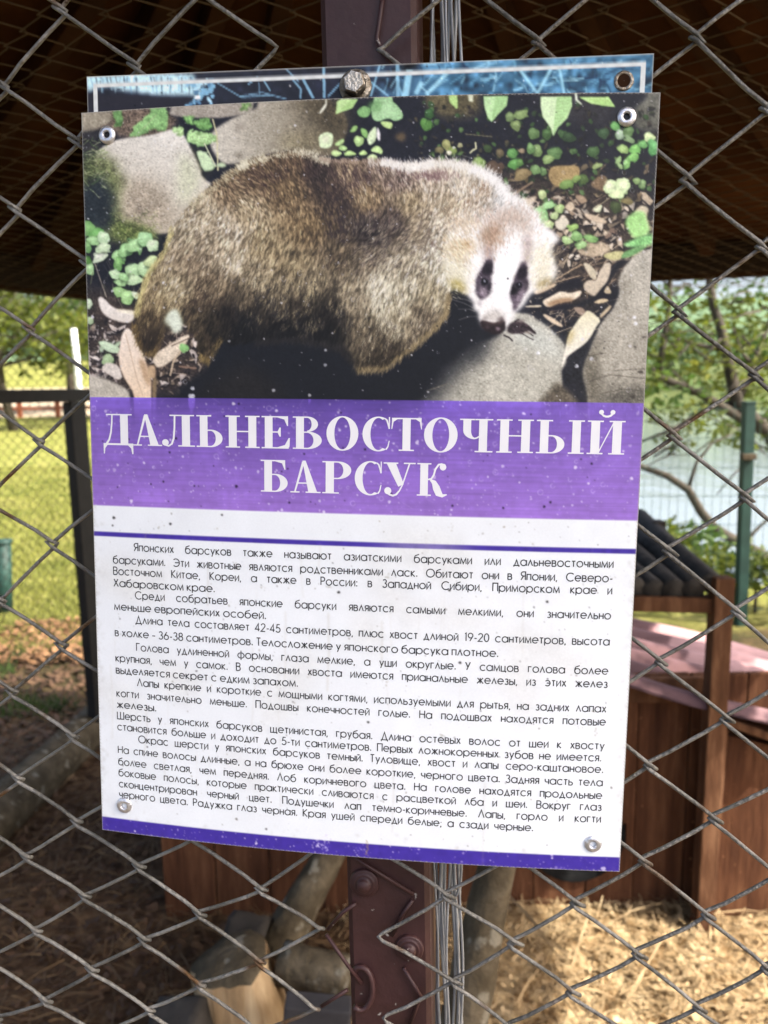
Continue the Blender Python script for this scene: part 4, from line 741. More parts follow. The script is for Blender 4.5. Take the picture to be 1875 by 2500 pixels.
# shrubs closer to us
for k, (u, v, y, h, r, m, lab) in enumerate([(1620, 1500, 5.3, .55, .45, 'leafA', 'low yellow green bush on the pond edge behind the pink roof'), (1840, 1560, 4.95, .5, .42, 'leafA', 'low bright bush at the foot of the green fence post'), (1700, 1480, 5.6, .45, .4, 'leafB', 'small green bush between the roof post and the green fence post')]):
    p = at(u, v, y); tree('shrub', lab, (p.x, p.y, gz(p.x, p.y)), h, r, 420, .045, M[m], 70+k, 'low bushes at the pond edge', nb=6)
# the tree leaning over the pond, dark limbs against the light
pt = thing('pond_tree', 'dark limbed tree leaning over the pond with sparse sunlit leaves', 'tree', (4.2, 6.8, 0))
tb = MB()
def limb(px, y0, y1, r0, r1):
    n = len(px); P_ = [at(u, v, y0+(y1-y0)*i/(n-1)) for i, (u, v) in enumerate(px)]
    tb.tube(P_, [r0+(r1-r0)*i/(n-1) for i in range(n)], 7)
limb([(2080, 1640), (2020, 1420), (1960, 1200), (1880, 1060), (1800, 985), (1782, 905), (1762, 810), (1742, 745), (1728, 660), (1700, 480)], 6.6, 6.9, .085, .022)
limb([(1880, 1060), (1790, 1010), (1700, 955), (1606, 920), (1590, 900)], 6.75, 6.6, .05, .022)
limb([(1606, 920), (1618, 850), (1632, 760), (1636, 680), (1650, 560)], 6.6, 6.7, .032, .018)
limb([(1990, 1400), (1880, 1365), (1812, 1330), (1745, 1290), (1712, 1250), (1680, 1195), (1630, 1162), (1540, 1130), (1480, 1120)], 6.6, 6.5, .06, .02)
limb([(1765, 855), (1700, 840), (1655, 828), (1630, 800)], 6.85, 6.7, .022, .010)
limb([(1800, 985), (1835, 905), (1868, 815), (1900, 720)], 6.85, 7.2, .03, .014)
limb([(1800, 980), (1720, 1000), (1640, 1050), (1560, 1080)], 6.8, 6.6, .03, .010)
limb([(1840, 895), (1810, 860), (1790, 800)], 6.95, 7.0, .02, .010)
limb([(1680, 1195), (1700, 1130), (1740, 1080), (1790, 1060)], 6.55, 6.7, .018, .008)
limb([(1812, 1330), (1860, 1280), (1900, 1250)], 6.6, 6.8, .02, .008)
rs = np.random.default_rng(77)
for k in range(46):
    u, v = rs.uniform(1540, 1900), rs.uniform(690, 1120); a = rs.uniform(-.9, .9)+(3.14 if rs.uniform() < .5 else 0); L = rs.uniform(40, 130); y_ = rs.uniform(6.3, 7.2)
    limb([(u, v), (u+L*.5*math.cos(a), v+L*.5*math.sin(a)+rs.normal(0, 6)), (u+L*math.cos(a), v+L*math.sin(a)+rs.normal(0, 12))], y_, y_+rs.uniform(-.3, .3), .010, .004)
tb.build('trunk', M['trunk'], pt, True)
rs = np.random.default_rng(91); bl = []
for u, v, r in ((1600, 850, .20), (1660, 880, .24), (1720, 910, .24), (1690, 800, .2), (1790, 790, .26), (1860, 770, .3), (1830, 860, .26), (1620, 1010, .16), (1700, 1010, .18), (1860, 960, .24), (1590, 760, .18), (1650, 1070, .15), (1780, 1060, .18), (1850, 1060, .2), (1740, 720, .16), (1560, 940, .2), (1800, 940, .18), (1740, 1040, .16)):
    p = at(u, v, rs.uniform(6.2, 7.4)); bl.append((p, (r*1.25, r*1.2, r*.8)))
v, f = leaves(rs, bl, 1700, .042); fast_mesh('crown', v, f, M['leafA'], pt)
bl2 = [(at(u, v, rs.uniform(6.3, 7.6)), (.32, .3, .2)) for u, v in ((1640, 940), (1750, 860), (1850, 700), (1700, 970), (1600, 680), (1840, 1010), (1790, 690), (1680, 740))]
v, f = leaves(rs, bl2, 700, .040); fast_mesh('inner_foliage', v, f, M['leafB'], pt)
# ---------------------------------------------------------------- far-off furniture of the grounds
wp = MB(); p = at(188, 905, 30); wp.tube([(p.x, p.y, gz(p.x, p.y)-.1), (p.x+.02, p.y, p.z+.35), (p.x-.01, p.y, p.z+1.55)], [.13, .12, .11], 10)
tag(wp.build('marker_pole', M['white'], smooth=True), 'white pole standing beyond the lawn left of the sign', 'pole')
for x0, x1, y, lab, g in ((-24, -13.6, 43, 'long low fence with rust red posts beyond the lawn', None),):
    fo_ = thing('rail_fence', lab, 'fence', (x0, y, gz(x0, y)))
    for k in range(6):
        x = x0+(x1-x0)*k/5; z = gz(x, y); MB().box((x, y, z+.55), (.22, .22, 1.3)).build('fence_post', M['rust'], fo_)
    rb = MB()
    for hh in (.5, 1.0):
        rb.beam((x0, y-.14, gz(x0, y)+hh), (x1, y-.14, gz(x1, y)+hh), .05, .16)
    rb.build('rail', M['rust'], fo_)
# grass blades on the lawn (nobody could count them)
rs = np.random.default_rng(5); n = 15000; y = 4.4+12*rs.uniform(0, 1, n)**1.8; x = -y*rs.uniform(.34, .56, n); z = hgt(x, y)
hh = rs.uniform(.03, .075, n); a = rs.uniform(0, 6.28, n); wd = .006+.0006*y
v = np.stack([np.stack([x-np.cos(a)*wd, y-np.sin(a)*wd, z], 1), np.stack([x+np.cos(a)*wd, y+np.sin(a)*wd, z], 1), np.stack([x+rs.normal(0, .02, n), y+rs.normal(0, .02, n), z+hh], 1)], 1).reshape(-1, 3)
n2 = 5000; y2 = rs.uniform(3.2, 4.9, n2); x2 = -y2*rs.uniform(.30, .60, n2); k = (nz(x2, y2, 4.2, 1)+nz(x2, y2, 9, 2)*.6) > .18; x2, y2 = x2[k], y2[k]; n2 = len(x2); z2 = hgt(x2, y2); a2 = rs.uniform(0, 6.28, n2)
v2 = np.stack([np.stack([x2-np.cos(a2)*.006, y2-np.sin(a2)*.006, z2], 1), np.stack([x2+np.cos(a2)*.006, y2+np.sin(a2)*.006, z2], 1), np.stack([x2+rs.normal(0, .025, n2), y2+rs.normal(0, .025, n2), z2+rs.uniform(.03, .09, n2)], 1)], 1).reshape(-1, 3)
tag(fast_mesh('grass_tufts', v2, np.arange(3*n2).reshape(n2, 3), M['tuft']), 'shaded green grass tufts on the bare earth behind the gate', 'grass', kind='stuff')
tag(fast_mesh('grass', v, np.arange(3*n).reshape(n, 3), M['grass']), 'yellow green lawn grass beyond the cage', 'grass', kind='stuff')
# ---------------------------------------------------------------- the shelter roof over the cage
EZ = 1.88
ev = [(-1.99, 1.35), (-1.06, 3.285), (2.05, 2.64), (2.2, .8), (1.35, -.02), (-1.25, -.02), (-2.05, .85)]
evz = [1.88, 1.88, 1.88, 2.08, 2.30, 2.30, 2.08]                        # unseen front eaves raised to bring more sky light onto the sign
apex = Vector((0, 1.35, 2.72))
ro = thing('shelter_roof', 'dark brown boarded shelter roof with radiating rafters above the cage', 'roof', (0, 1.35, 1.9))
bm_ = MB(); E_ = [Vector((x, y, z+.10)) for (x, y), z in zip(ev, evz)]; n = len(E_)
for k in range(n):
    a, b_ = E_[k], E_[(k+1) % n]
    bm_.add([a, b_, apex, a+Vector((0, 0, .03)), b_+Vector((0, 0, .03)), apex+Vector((0, 0, .03))], [(0, 1, 2), (3, 5, 4), (0, 3, 4, 1)])
bm_.build('roof_boards', M['roofwood'], ro)
for k in range(n):
    a, b_ = Vector((*ev[k], evz[k]+.05)), Vector((*ev[(k+1) % n], evz[(k+1) % n]+.05)); d = (b_-a).normalized()*.03
    MB().beam(a+d, b_-d, .045, .10, bev=.004).build('eave_beam', M['fascia'], ro)
    MB().beam(a+d+Vector((0, 0, -.058))+(a-Vector((0, 1.3, a.z))).normalized()*.03, b_-d+Vector((0, 0, -.058))+(b_-Vector((0, 1.3, b_.z))).normalized()*.03, .05, .014).build('eave_board', M['rafter'], ro)
dn = Vector((0, 0, -.035))
for k in range(n):
    a, b_ = E_[k], E_[(k+1) % n]; L = (b_-a).length; m_ = max(2, int(L/.42))
    for i in range(m_):
        p = a.lerp(b_, i/m_); e = apex.lerp(p, .10); MB().beam(p.lerp(apex, .02)+dn, e+dn, .045, .06, bev=.003).build('rafter', M['rafter'], ro)
# ---------------------------------------------------------------- woven wire: one zigzag wire per column, hooked into its neighbour
def zigzag(mb, O, ax, ay, nrm, c, n, cw, ch, r, sides=5, jit=0.0, rs=None):
    pts = []
    for k in range(n+1):
        s = (k+c) % 2; x = (c+s)*cw+(.10*cw if s else -.10*cw); z = k*ch
        j = rs.normal(0, jit, 2) if jit else (0, 0)
        p = O+ax*(x+j[0])+ay*(z+j[1]); w_ = r*1.3
        pts += [p-ay*(ch*.07)+nrm*(w_ if s else -w_), p+ay*(ch*.07)+nrm*(-w_ if s else w_)]
    mb.tube(pts, r, sides, False)
rs = np.random.default_rng(17)
cn = MB(); O = Vector((-1.62, .62, 1.975)); ay = Vector((0, 2.1, -.12)).normalized(); ax = Vector((1, .02, 0)).normalized(); nr = ax.cross(ay)
for c in range(86): zigzag(cn, O, ax, ay, nr, c, 60, .038, .038, .0011, 4, .003, rs)
tag(cn.build('ceiling_netting', M['thinwire']), 'rusty wire netting stretched under the dark roof', 'netting')
# left wall: black gate frame and fine netting
wl0 = Vector((-1.55, 2.62, 0)); wl1 = Vector((-.98, 3.66, 0)); wd_ = (wl1-wl0).normalized(); wn = Vector((wd_.y, -wd_.x, 0))
gate = thing('cage_gate', 'black steel gate frame seen through the fence left of the sign', 'gate', (-1.27, 3.18, 0))
def wpt(u, v):
    d = R_*((u-937.5)/FPX)+D_*((v-1250)/FPX)+F_; k = (wl0-CAM).dot(wn)/d.dot(wn); return CAM+d*k
pr = wpt(182, 1000); pr2 = wpt(216, 1700)
MB().beam((pr.x, pr.y, -.02), (pr.x, pr.y, 1.47), .05, .074, wd_, .003).build('gate_post', M['blackpaint'], gate)
ra = wpt(-260, 985); rb_ = wpt(330, 958); MB().beam((ra.x, ra.y, 1.496), (rb_.x, rb_.y, 1.496), .055, .05, (0, 0, 1), .003).build('gate_rail', M['blackpaint'], gate)
q = wpt(330, 1000); MB().beam((q.x, q.y, -.02), (q.x, q.y, 1.47), .05, .05, wd_, .003).build('gate_post', M['blackpaint'], gate)
gn = MB(); O = wl0-wd_*.25+Vector((0, 0, .02))-wn*.04
for c in range(48): zigzag(gn, O, wd_, Vector((0, 0, 1)), wn, c, 88, .0215, .0215, .0009, 4, .001, rs)
tag(gn.build('gate_netting', M['blackwire']), 'fine dark wire netting over the black gate frame', 'netting')
# ---------------------------------------------------------------- the animal house: brown boarded wall, pink sheets, log canopy
hs = thing('animal_house', 'low brown boarded animal house with a round entrance and pink roofing', 'shelter', (.5, 2.1, 0))
HY = 2.06
hx0, hx1, ht = -.66, 1.42, .70
ex, ez, er = at(1405, 2040, HY).x, at(1405, 2040, HY).z, .128
wb = MB(); x = hx0; k = 0
while x < hx1-.02:
    wdt = min(.150+.012*rnd.uniform(-1, 1), hx1-x); x2 = x+wdt; yy = HY+rnd.uniform(0, .006)
    def strip(z0, z1, xa=x+.002, xb=x2-.002):
        if z1-z0 > .004: wb.box(((xa+xb)/2, yy+.011, (z0+z1)/2), (xb-xa, .022, z1-z0), bev=.002)
    m_ = 6 if abs((x+x2)/2-ex) < er+wdt/2 else 1
    if m_ == 1: strip(-.03, ht)
    else:
        for i in range(m_):                                        # boards cut round the entrance
            xa = x+.002+(wdt-.004)*i/m_; xb = x+.002+(wdt-.004)*(i+1)/m_; dx = min(abs(xa-ex), abs(xb-ex)) if not xa < ex < xb else 0
            if dx < er:
                hz_ = math.sqrt(er*er-dx*dx); wb.box(((xa+xb)/2, yy+.011, (-.03+ez-hz_)/2), (xb-xa, .022, ez-hz_+.03)); wb.box(((xa+xb)/2, yy+.011, (ez+hz_+ht)/2), (xb-xa, .022, ht-ez-hz_))
            else: wb.box(((xa+xb)/2, yy+.011, (ht-.03)/2), (xb-xa, .022, ht+.03))
    x = x2; k += 1
wb.build('front_wall', M['brown'], hs)
MB().box(((hx0+hx1)/2, HY+.75, .20), (hx1-hx0, .03, .40)).build('back_wall', M['brown2'], hs)
MB().box((hx0+.012, HY+.39, .33), (.024, .68, .66)).build('side_wall', M['brown2'], hs)
eb = MB(); eb.lathe((ex, HY-.004, ez), (0, 1, 0), [(er+.012, -.006), (er+.012, .03), (er-.012, .03), (er-.012, -.006), (er+.012, -.006)], 36); eb.lathe((ex, HY+.03, ez), (0, 1, 0), [(er, 0), (er*.95, .22), (.001, .24)], 36)
eb.build('entrance', M['rubber_hole'], hs, True)
tr = MB(); pa = at(1420, 1690, HY-.012); pb = at(1716, 1760, HY-.012)
tr.box(((pa.x+pb.x)/2, HY-.012, ht-.035), (pb.x-pa.x, .022, .07), bev=.003)
pc, pd = at(1762, 1752, 2.0), at(1990, 1830, 2.0); tr.beam(pc, pd, .022, .06, (0, -1, 0), .003)
pe, pf = at(1764, 1775, 2.005), at(1722, 2268, 2.005); tr.beam(pe, pf, .03, .022, (1, 0, 0), .003)
tr.build('trim', M['brown2'], hs)
p0, p1 = at(1772, 1795, 2.015), at(1730, 2262, 2.015); p2, p3 = at(2010, 1850, 2.015), at(2010, 2290, 2.015)
pn = MB(); o_ = Vector((0, .02, 0)); pn.add([p0, p1, p3, p2, p0+o_, p1+o_, p3+o_, p2+o_], [(0, 1, 2, 3), (4, 7, 6, 5), (0, 4, 5, 1), (1, 5, 6, 2), (2, 6, 7, 3), (3, 7, 4, 0)]); pn.build('side_panel', M['brown'], hs)
# corrugated sheets
c0, c1, c2, c3 = at(1330, 1617, 1.99), at(2020, 1805, 1.93), at(1330, 1462, 2.85), at(2020, 1635, 2.75)
nu, nv = 40, 60; vs = []; up = Vector((0, -.35, 1)).normalized()
for layer in (0, -.007):
    for j in range(nv+1):
        for i in range(nu+1):
            a, b_ = i/nu, j/nv; p = c0.lerp(c1, a).lerp(c2.lerp(c3, a), b_); vs.append(p+up*(.026*math.sin(b_*6.283*5.5)+layer+.006*math.sin(a*9+b_*3)))
m1 = (nu+1)*(nv+1); fs = []
for j in range(nv):
    for i in range(nu):
        q = j*(nu+1)+i; fs += [(q, q+1, q+nu+2, q+nu+1), (m1+q, m1+q+nu+1, m1+q+nu+2, m1+q+1)]
MB().add(vs, fs).build('roof_sheet', M['paintpink'], hs, True)
# post, beam and logs
lc = thing('log_canopy', 'canopy of dark round logs on a brown post and beam beside the house', 'canopy', (.8, 2.0, 0))
po0, po1 = at(1763, 1408, 1.97), at(1712, 2292, 1.97)
MB().beam(po0, po1, .050, .048, (0, 1, 0), .004).build('post', M['brown2'], lc)
b0, b1 = at(1250, 1462, 1.985), at(1738, 1474, 1.985); MB().beam(b0, b1, .05, .040, (0, 0, 1), .003).build('beam', M['brown2'], lc)
for (u0, v0, u1, v1, r) in ((1738, 1425, 1560, 1262, .030), (1694, 1440, 1520, 1278, .032), (1646, 1443, 1470, 1290, .033), (1598, 1442, 1425, 1300, .030), (1550, 1440, 1380, 1305, .033), (1500, 1438, 1330, 1310, .031)):
    a = at(u0, v0, 1.975); b_ = at(u1, v1, 2.55); mid = a.lerp(b_, .5)+Vector((rnd.uniform(-.008, .008), 0, rnd.uniform(-.006, .006)))
    MB().tube([a, a.lerp(b_, .02), mid, b_], [r*.94, r, r*1.03, r*.96], 14).build('log', M['logdark'], lc, True)
a = at(1604, 1282, 2.42); MB().box(a, (.04, .05, .03), bev=.004).build('ridge_block', M['logdark'], lc)
# ---------------------------------------------------------------- green mesh fence by the pond
gf = thing('pond_fence', 'green welded mesh fence with a square post in front of the pond', 'fence', (2.2, 4.75, 0))
gp = at(1828, 985, 4.7); gb = at(1806, 1545, 4.7)
MB().beam((gb.x, gb.y, -.05), gp, .062, .062, (0, 1, 0), .004).build('fence_post', M['green'], gf)
MB().box((gp.x, gp.y, gp.z+.006), (.07, .07, .014), bev=.004).build('post_cap', M['green'], gf)
cl = at(1827, 1115, 4.66); MB().box((cl.x, cl.y, cl.z), (.082, .05, .035), bev=.004).build('clamp', M['barkgrey'], gf)
f0 = Vector((gp.x-2.0, gp.y+.35, 0)); f1 = Vector((gp.x+2.2, gp.y-.2, 0)); mb_ = MB(); k = 0
while k*.052 < (f1-f0).length:
    p = f0+(f1-f0).normalized()*k*.052; mb_.tube([p+Vector((0, 0, .05)), p+Vector((0, 0, 1.38))], .0016, 4, False); k += 1
for k in range(8):
    z = .08+k*.18; mb_.tube([f0+Vector((0, .004, z)), f1+Vector((0, .004, z))], .0024, 4, False)
mb_.build('mesh_panel', M['greenwire'], gf)
p = at(8, 1325, 5.2); q = at(14, 1545, 5.2); gl = MB(); gl.tube([(q.x, q.y, -.05), (p.x, p.y, p.z)], [.055, .05], 12); gl.lathe((p.x, p.y, p.z), (0, 0, 1), [(.06, 0), (.06, .02), (.001, .03)], 12)
tag(gl.build('garden_post', M['green'], smooth=True), 'dark green round post at the left edge of the lawn', 'post')
# ---------------------------------------------------------------- things lying in the cage
def log(name, label, pts, rs_, m, seed, n=16, cat='log'):
    rs = np.random.default_rng(seed); mb = MB(); P_ = [Vector(p) for p in pts]; Q = []; RR = []
    for i in range(len(P_)-1):
        for k in range(6): Q.append(P_[i].lerp(P_[i+1], k/6)); RR.append(rs_[i]+(rs_[i+1]-rs_[i])*k/6)
    Q.append(P_[-1]); RR.append(rs_[-1]); mb.tube(Q, RR, n)
    ph = rs.uniform(0, 6, 4)
    for i, vtx in enumerate(mb.v):
        k = i % n; g = i//n; c = Q[g]; d = Vector(vtx)-c; mb.v[i] = tuple(c+d*(1+.08*math.sin(k*.8+ph[0]+g*.15)+.05*math.sin(k*2.1+ph[1])+.03*rs.normal()))
    return tag(mb.build(name, m, smooth=True), label, cat)
a, b_ = gnd(-90, 2075, .07), gnd(255, 1745, .07); log('fallen_log', 'thick grey log lying on the dark cage floor at far left', [a, b_], [.085, .075], M['barkgrey'], 1)
s0 = at(567, 2348, 1.58); s1 = Vector((s0.x+.055, s0.y+.0, -.03))
st = thing('stump', 'short upright stump with stripped pale sides and mossy grey top', 'stump', (s1.x, s1.y, 0))
sb = MB(); ax_ = (s0-s1).normalized(); nn = 26; rs = np.random.default_rng(3); prof = 1+.06*np.sin(np.arange(nn)*.73+1)+.05*rs.normal(size=nn)
x_ = ax_.cross(Vector((0, 1, 0))).normalized(); y_ = ax_.cross(x_)
def ring(c, r): return [c+(x_*math.cos(6.28318*k/nn)+y_*math.sin(6.28318*k/nn))*r*prof[k] for k in range(nn)]
vs = []; cs = [s1, s1.lerp(s0, .5), s1.lerp(s0, .86), s0]; rr = [.102, .096, .090, .086]
for c, r in zip(cs, rr): vs += ring(c, r)
sb.add(vs, [(i*nn+k, i*nn+(k+1) % nn, (i+1)*nn+(k+1) % nn, (i+1)*nn+k) for i in range(3) for k in range(nn)]); sb.build('stump_side', M['woodlight'], st, True)
tp = MB(); r0 = ring(s0, .0865); r1 = ring(s0+ax_*.012, .080); r2 = ring(s0+ax_*.022, .045); c_ = s0+ax_*.026
tp.add(r0+r1+r2+[c_], [(i*nn+k, i*nn+(k+1) % nn, (i+1)*nn+(k+1) % nn, (i+1)*nn+k) for i in range(2) for k in range(nn)]+[(2*nn+k, 2*nn+(k+1) % nn, 3*nn) for k in range(nn)]); tp.build('stump_top', M['barkgrey'], st, True)
log('leaning_log', 'grey bare log leaning up behind the stump toward the sign', [at(668, 2330, 1.78), at(740, 2200, 1.86), at(830, 2040, 1.95)], [.058, .050, .040], M['barkgrey'], 4)
log('wood_block', 'short mossy block of wood lying between stump and maroon post', [at(690, 2352, 1.60), at(860, 2395, 1.56)], [.052, .050], M['barkgrey'], 5, cat='wood')
log('bark_chunk', 'rounded dark bark chunk just behind the stump', [at(560, 2262, 1.80), at(650, 2285, 1.78)], [.040, .045], M['logdark'], 6, cat='wood')
a = at(775, 2480, 1.45); tag(MB().box(a, (.14, .05, .07), Matrix.Rotation(.12, 3, 'Y'), .006).build('board_offcut', M['board']), 'dark bluish board offcut beside the stump at the bottom', 'board')
a = at(450, 2490, 1.50); log('dark_billet', 'dark grey billet lying left of the stump at the bottom edge', [a+Vector((-.06, .02, -.02)), a+Vector((.05, -.01, .0))], [.045, .05], M['logdark'], 8, cat='wood')
log('upright_branch', 'dark upright branch standing behind the wire strands right of the post', [at(1108, 2620, 1.12), at(1165, 2330, 1.16), at(1222, 2080, 1.2), at(1235, 1950, 1.2)], [.042, .040, .032, .028], M['barkgrey'], 9, cat='branch')
# loose straw, chips and dry leaves (nobody could count them)
def strands(name, label, x0, x1, y0, y1, n, L, wd, m, seed, lift=.02, cond=None):
    rs = np.random.default_rng(seed); x = rs.uniform(x0, x1, n); y = rs.uniform(y0, y1, n)
    if cond is not None: k = cond(x, y, rs); x, y = x[k], y[k]; n = len(x)
    z = hgt(x, y)+rs.uniform(.002, lift, n); a = rs.uniform(0, 6.283, n); tl = rs.normal(0, .25, n); l = L*rs.uniform(.4, 1.4, n); w_ = wd*rs.uniform(.6, 1.5, n)
    d = np.stack([np.cos(a)*np.cos(tl), np.sin(a)*np.cos(tl), np.sin(tl)], 1)*l[:, None]; s = np.stack([-np.sin(a), np.cos(a), rs.normal(0, .5, n)], 1)*w_[:, None]
    c = np.stack([x, y, z], 1); up = np.array([0, 0, 1])*(l*.12)[:, None]
    v = np.stack([c-d-s, c-d+s, c+up+s, c+up-s, c+d+s*.7, c+d-s*.7], 1).reshape(-1, 3); i = np.arange(n)[:, None]*6
    f = np.concatenate([i+np.array([0, 1, 2, 3]), i+np.array([3, 2, 4, 5])]); return tag(fast_mesh(name, v, f, m), label, 'litter', kind='stuff')
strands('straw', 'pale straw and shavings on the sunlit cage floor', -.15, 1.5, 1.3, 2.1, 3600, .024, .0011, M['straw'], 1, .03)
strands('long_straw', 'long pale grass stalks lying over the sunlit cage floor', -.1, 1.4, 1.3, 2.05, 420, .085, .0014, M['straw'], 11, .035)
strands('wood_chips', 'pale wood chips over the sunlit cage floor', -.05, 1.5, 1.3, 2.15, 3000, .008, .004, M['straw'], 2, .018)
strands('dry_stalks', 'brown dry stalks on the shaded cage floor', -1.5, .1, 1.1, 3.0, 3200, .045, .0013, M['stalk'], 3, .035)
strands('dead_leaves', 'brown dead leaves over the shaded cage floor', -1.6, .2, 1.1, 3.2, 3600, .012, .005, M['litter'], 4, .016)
strands('earth_litter', 'dull dead leaves and stalks on the bare earth behind the gate', -2.8, -.8, 3.2, 5.0, 2600, .028, .008, M['litter'], 7, .02)
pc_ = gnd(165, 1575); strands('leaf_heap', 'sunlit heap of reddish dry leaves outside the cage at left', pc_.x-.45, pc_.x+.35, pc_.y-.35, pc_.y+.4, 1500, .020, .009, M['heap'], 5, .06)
# ---------------------------------------------------------------- the sign: frame of reference of its plane
SW, SH = .297, .4023
Rc = np.array([[.99237, -.014272, .122464], [.028235, .993188, -.113047], [-.120017, .115642, .986014]])
C2W = np.array([list(R_), list(D_), list(F_)]).T
SX, SY, SN = [C2W@Rc[:, k] for k in range(3)]; SN = -SN                  # right, down, towards the reader
S0 = np.array(CAM)+C2W@np.array([-.016173, -.0079105, .418944])-SX*SW/2-SY*SH/2
def S(x, y, h=0.0): return Vector(S0+SX*x+SY*y+SN*h)
def bow(u): u = np.clip(u, 0, 1); return .0068*4*u*(1-u)
def px2s(u, v, h=0.0):
    d = C2W@np.array([(u-937.5)/FPX, (v-1250)/FPX, 1.0]); o = S0+SN*h
    k = np.dot(o-np.array(CAM), SN)/np.dot(d, SN); p = np.array(CAM)+d*k-o
    return float(np.dot(p, SX)), float(np.dot(p, SY))
def pxf(u, v, lift=0.0):
    """photo position -> position on the curved front face"""
    x, y = px2s(u, v)
    for _ in range(4): x, y = px2s(u, v, bow(x/SW)+lift)
    return x, y
def s2px(X, Y, Hh):
    P_ = S0+X[..., None]*SX+Y[..., None]*SY+Hh[..., None]*SN-np.array(CAM); q = P_@C2W
    return q[..., 0]/q[..., 2]*FPX+937.5, q[..., 1]/q[..., 2]*FPX+1250
def l3(a): a = np.clip(a, 0, 255)/255; return np.where(a <= .04045, a/12.92, ((a+.055)/1.055)**2.4)
def print_mat(name, rough, spec):
    m = bpy.data.materials.new(name); m.use_nodes = True; t = m.node_tree; b = t.nodes['Principled BSDF']
    at_ = t.nodes.new('ShaderNodeAttribute'); at_.attribute_name = 'print'
    n = t.nodes.new('ShaderNodeTexNoise'); n.inputs['Scale'].default_value = 900; n.inputs['Detail'].default_value = 2
    tc = t.nodes.new('ShaderNodeTexCoord'); t.links.new(tc.outputs['Object'], n.inputs['Vector'])
    mr = t.nodes.new('ShaderNodeMapRange'); mr.inputs[3].default_value = .955; mr.inputs[4].default_value = 1.045; t.links.new(n.outputs['Fac'], mr.inputs[0])
    mx = t.nodes.new('ShaderNodeVectorMath'); mx.operation = 'SCALE'; t.links.new(at_.outputs['Color'], mx.inputs[0]); t.links.new(mr.outputs[0], mx.inputs['Scale'])
    t.links.new(mx.outputs[0], b.inputs['Base Color']); b.inputs['Roughness'].default_value = rough; b.inputs['Specular IOR Level'].default_value = spec
    n2 = t.nodes.new('ShaderNodeTexNoise'); n2.inputs['Scale'].default_value = 35; n2.inputs['Detail'].default_value = 3; t.links.new(tc.outputs['Object'], n2.inputs['Vector'])
    bp = t.nodes.new('ShaderNodeBump'); bp.inputs['Strength'].default_value = .05; bp.inputs['Distance'].default_value = .002; t.links.new(n2.outputs['Fac'], bp.inputs['Height']); t.links.new(bp.outputs[0], b.inputs['Normal'])
    return m
def print_sheet(name, nx, ny, x0, x1, y0, y1, hf, colf, m, parent):
    X, Y = np.meshgrid(np.linspace(x0, x1, nx), np.linspace(y0, y1, ny)); Hh = hf(X, Y)
    v = (S0+X[..., None]*SX+Y[..., None]*SY+Hh[..., None]*SN).reshape(-1, 3); i = np.arange(nx*ny).reshape(ny, nx)
    f = np.stack([i[:-1, :-1].ravel(), i[1:, :-1].ravel(), i[1:, 1:].ravel(), i[:-1, 1:].ravel()], 1)
    o = fast_mesh(name, v, f, m, parent, True); c = np.ones((nx*ny, 4), np.float32); c[:, :3] = l3(colf(X, Y, Hh)).reshape(-1, 3)
    a = o.data.attributes.new('print', 'FLOAT_COLOR', 'POINT'); a.data.foreach_set('color', c.ravel()); return o
def sample(P, u, v):
    x = np.clip(u-P.x0-.5, 0, P.w-1.001); y = np.clip(v-P.y0-.5, 0, P.h-1.001); i = x.astype(int); j = y.astype(int); fx = (x-i)[..., None]; fy = (y-j)[..., None]
    return (P.a[j, i]*(1-fx)+P.a[j, i+1]*fx)*(1-fy)+(P.a[j+1, i]*(1-fx)+P.a[j+1, i+1]*fx)*fy
sign = thing('information_sign', 'white and purple animal information sign with a large badger photograph', 'sign', S(SW/2, SH/2))
Pc = paint_picture()
def mid(a, b_): return (px2s(*a)[1]+px2s(*b_)[1])/2
yb0, yb1 = mid((218, 969), (1573, 985)), mid((224, 1232), (1556, 1272))
yl0, yl1 = mid((226, 1296), (1552, 1341)), mid((227, 1307), (1552, 1353))
yk = mid((251, 1992), (1514.6, 2094))
# band, rules and white field go onto the same canvas idea: colours by height on the sheet
Pb = Paint(0, 0, 1500, 2030); SC = 1500/SW                          # canvas in sheet space, 5 px per mm
Rb = np.random.default_rng(23)
yy = (np.arange(Pb.h)+.5)/SC; xx = (np.arange(Pb.w)+.5)/SC
tb_ = np.clip((yy-yb0)/(yb1-yb0), 0, 1)[:, None, None]
top_, bot_ = np.array([92, 70, 158.]), np.array([148, 112, 198.])
edge = np.abs(xx/SW-.42)[None, :, None]
band = top_*(1-tb_**.75)+bot_*tb_**.75
band = band+(np.clip(edge-.1, 0, .6)*46)*(1-tb_)*np.array([1, .8, .8])
band = band*(1+.028*Pb.fbm(60)[..., None]+.018*Pb.n2[..., None])
st_ = Rb.normal(size=(Pb.h, 12)); st_ = np.repeat(st_, Pb.w//12, 1); st_ = np.pad(st_, ((0, 0), (0, Pb.w-st_.shape[1])), mode='edge')
band = band*(1+.022*Pb.blur(st_, 1.2)[..., None]*2)
white = np.array([228, 233, 238.])*(1+.006*Pb.n3[..., None]+.006*Pb.fbm(150)[..., None])
blue = np.array([66, 50, 152.])*(1+.03*Pb.n2[..., None])
def st2(a): return np.clip((yy-a)*SC+.5, 0, 1)[:, None, None]
Pb.a = (band*(1-st2(yb1))+white*st2(yb1)*1.0)
m_ = st2(yl0)*(1-st2(yl1)); Pb.a = Pb.a*(1-m_)+blue*m_
m_ = st2(yk); Pb.a = (Pb.a*(1-m_)+blue*m_).astype(np.float32)
X_ = lambda u: u*SC
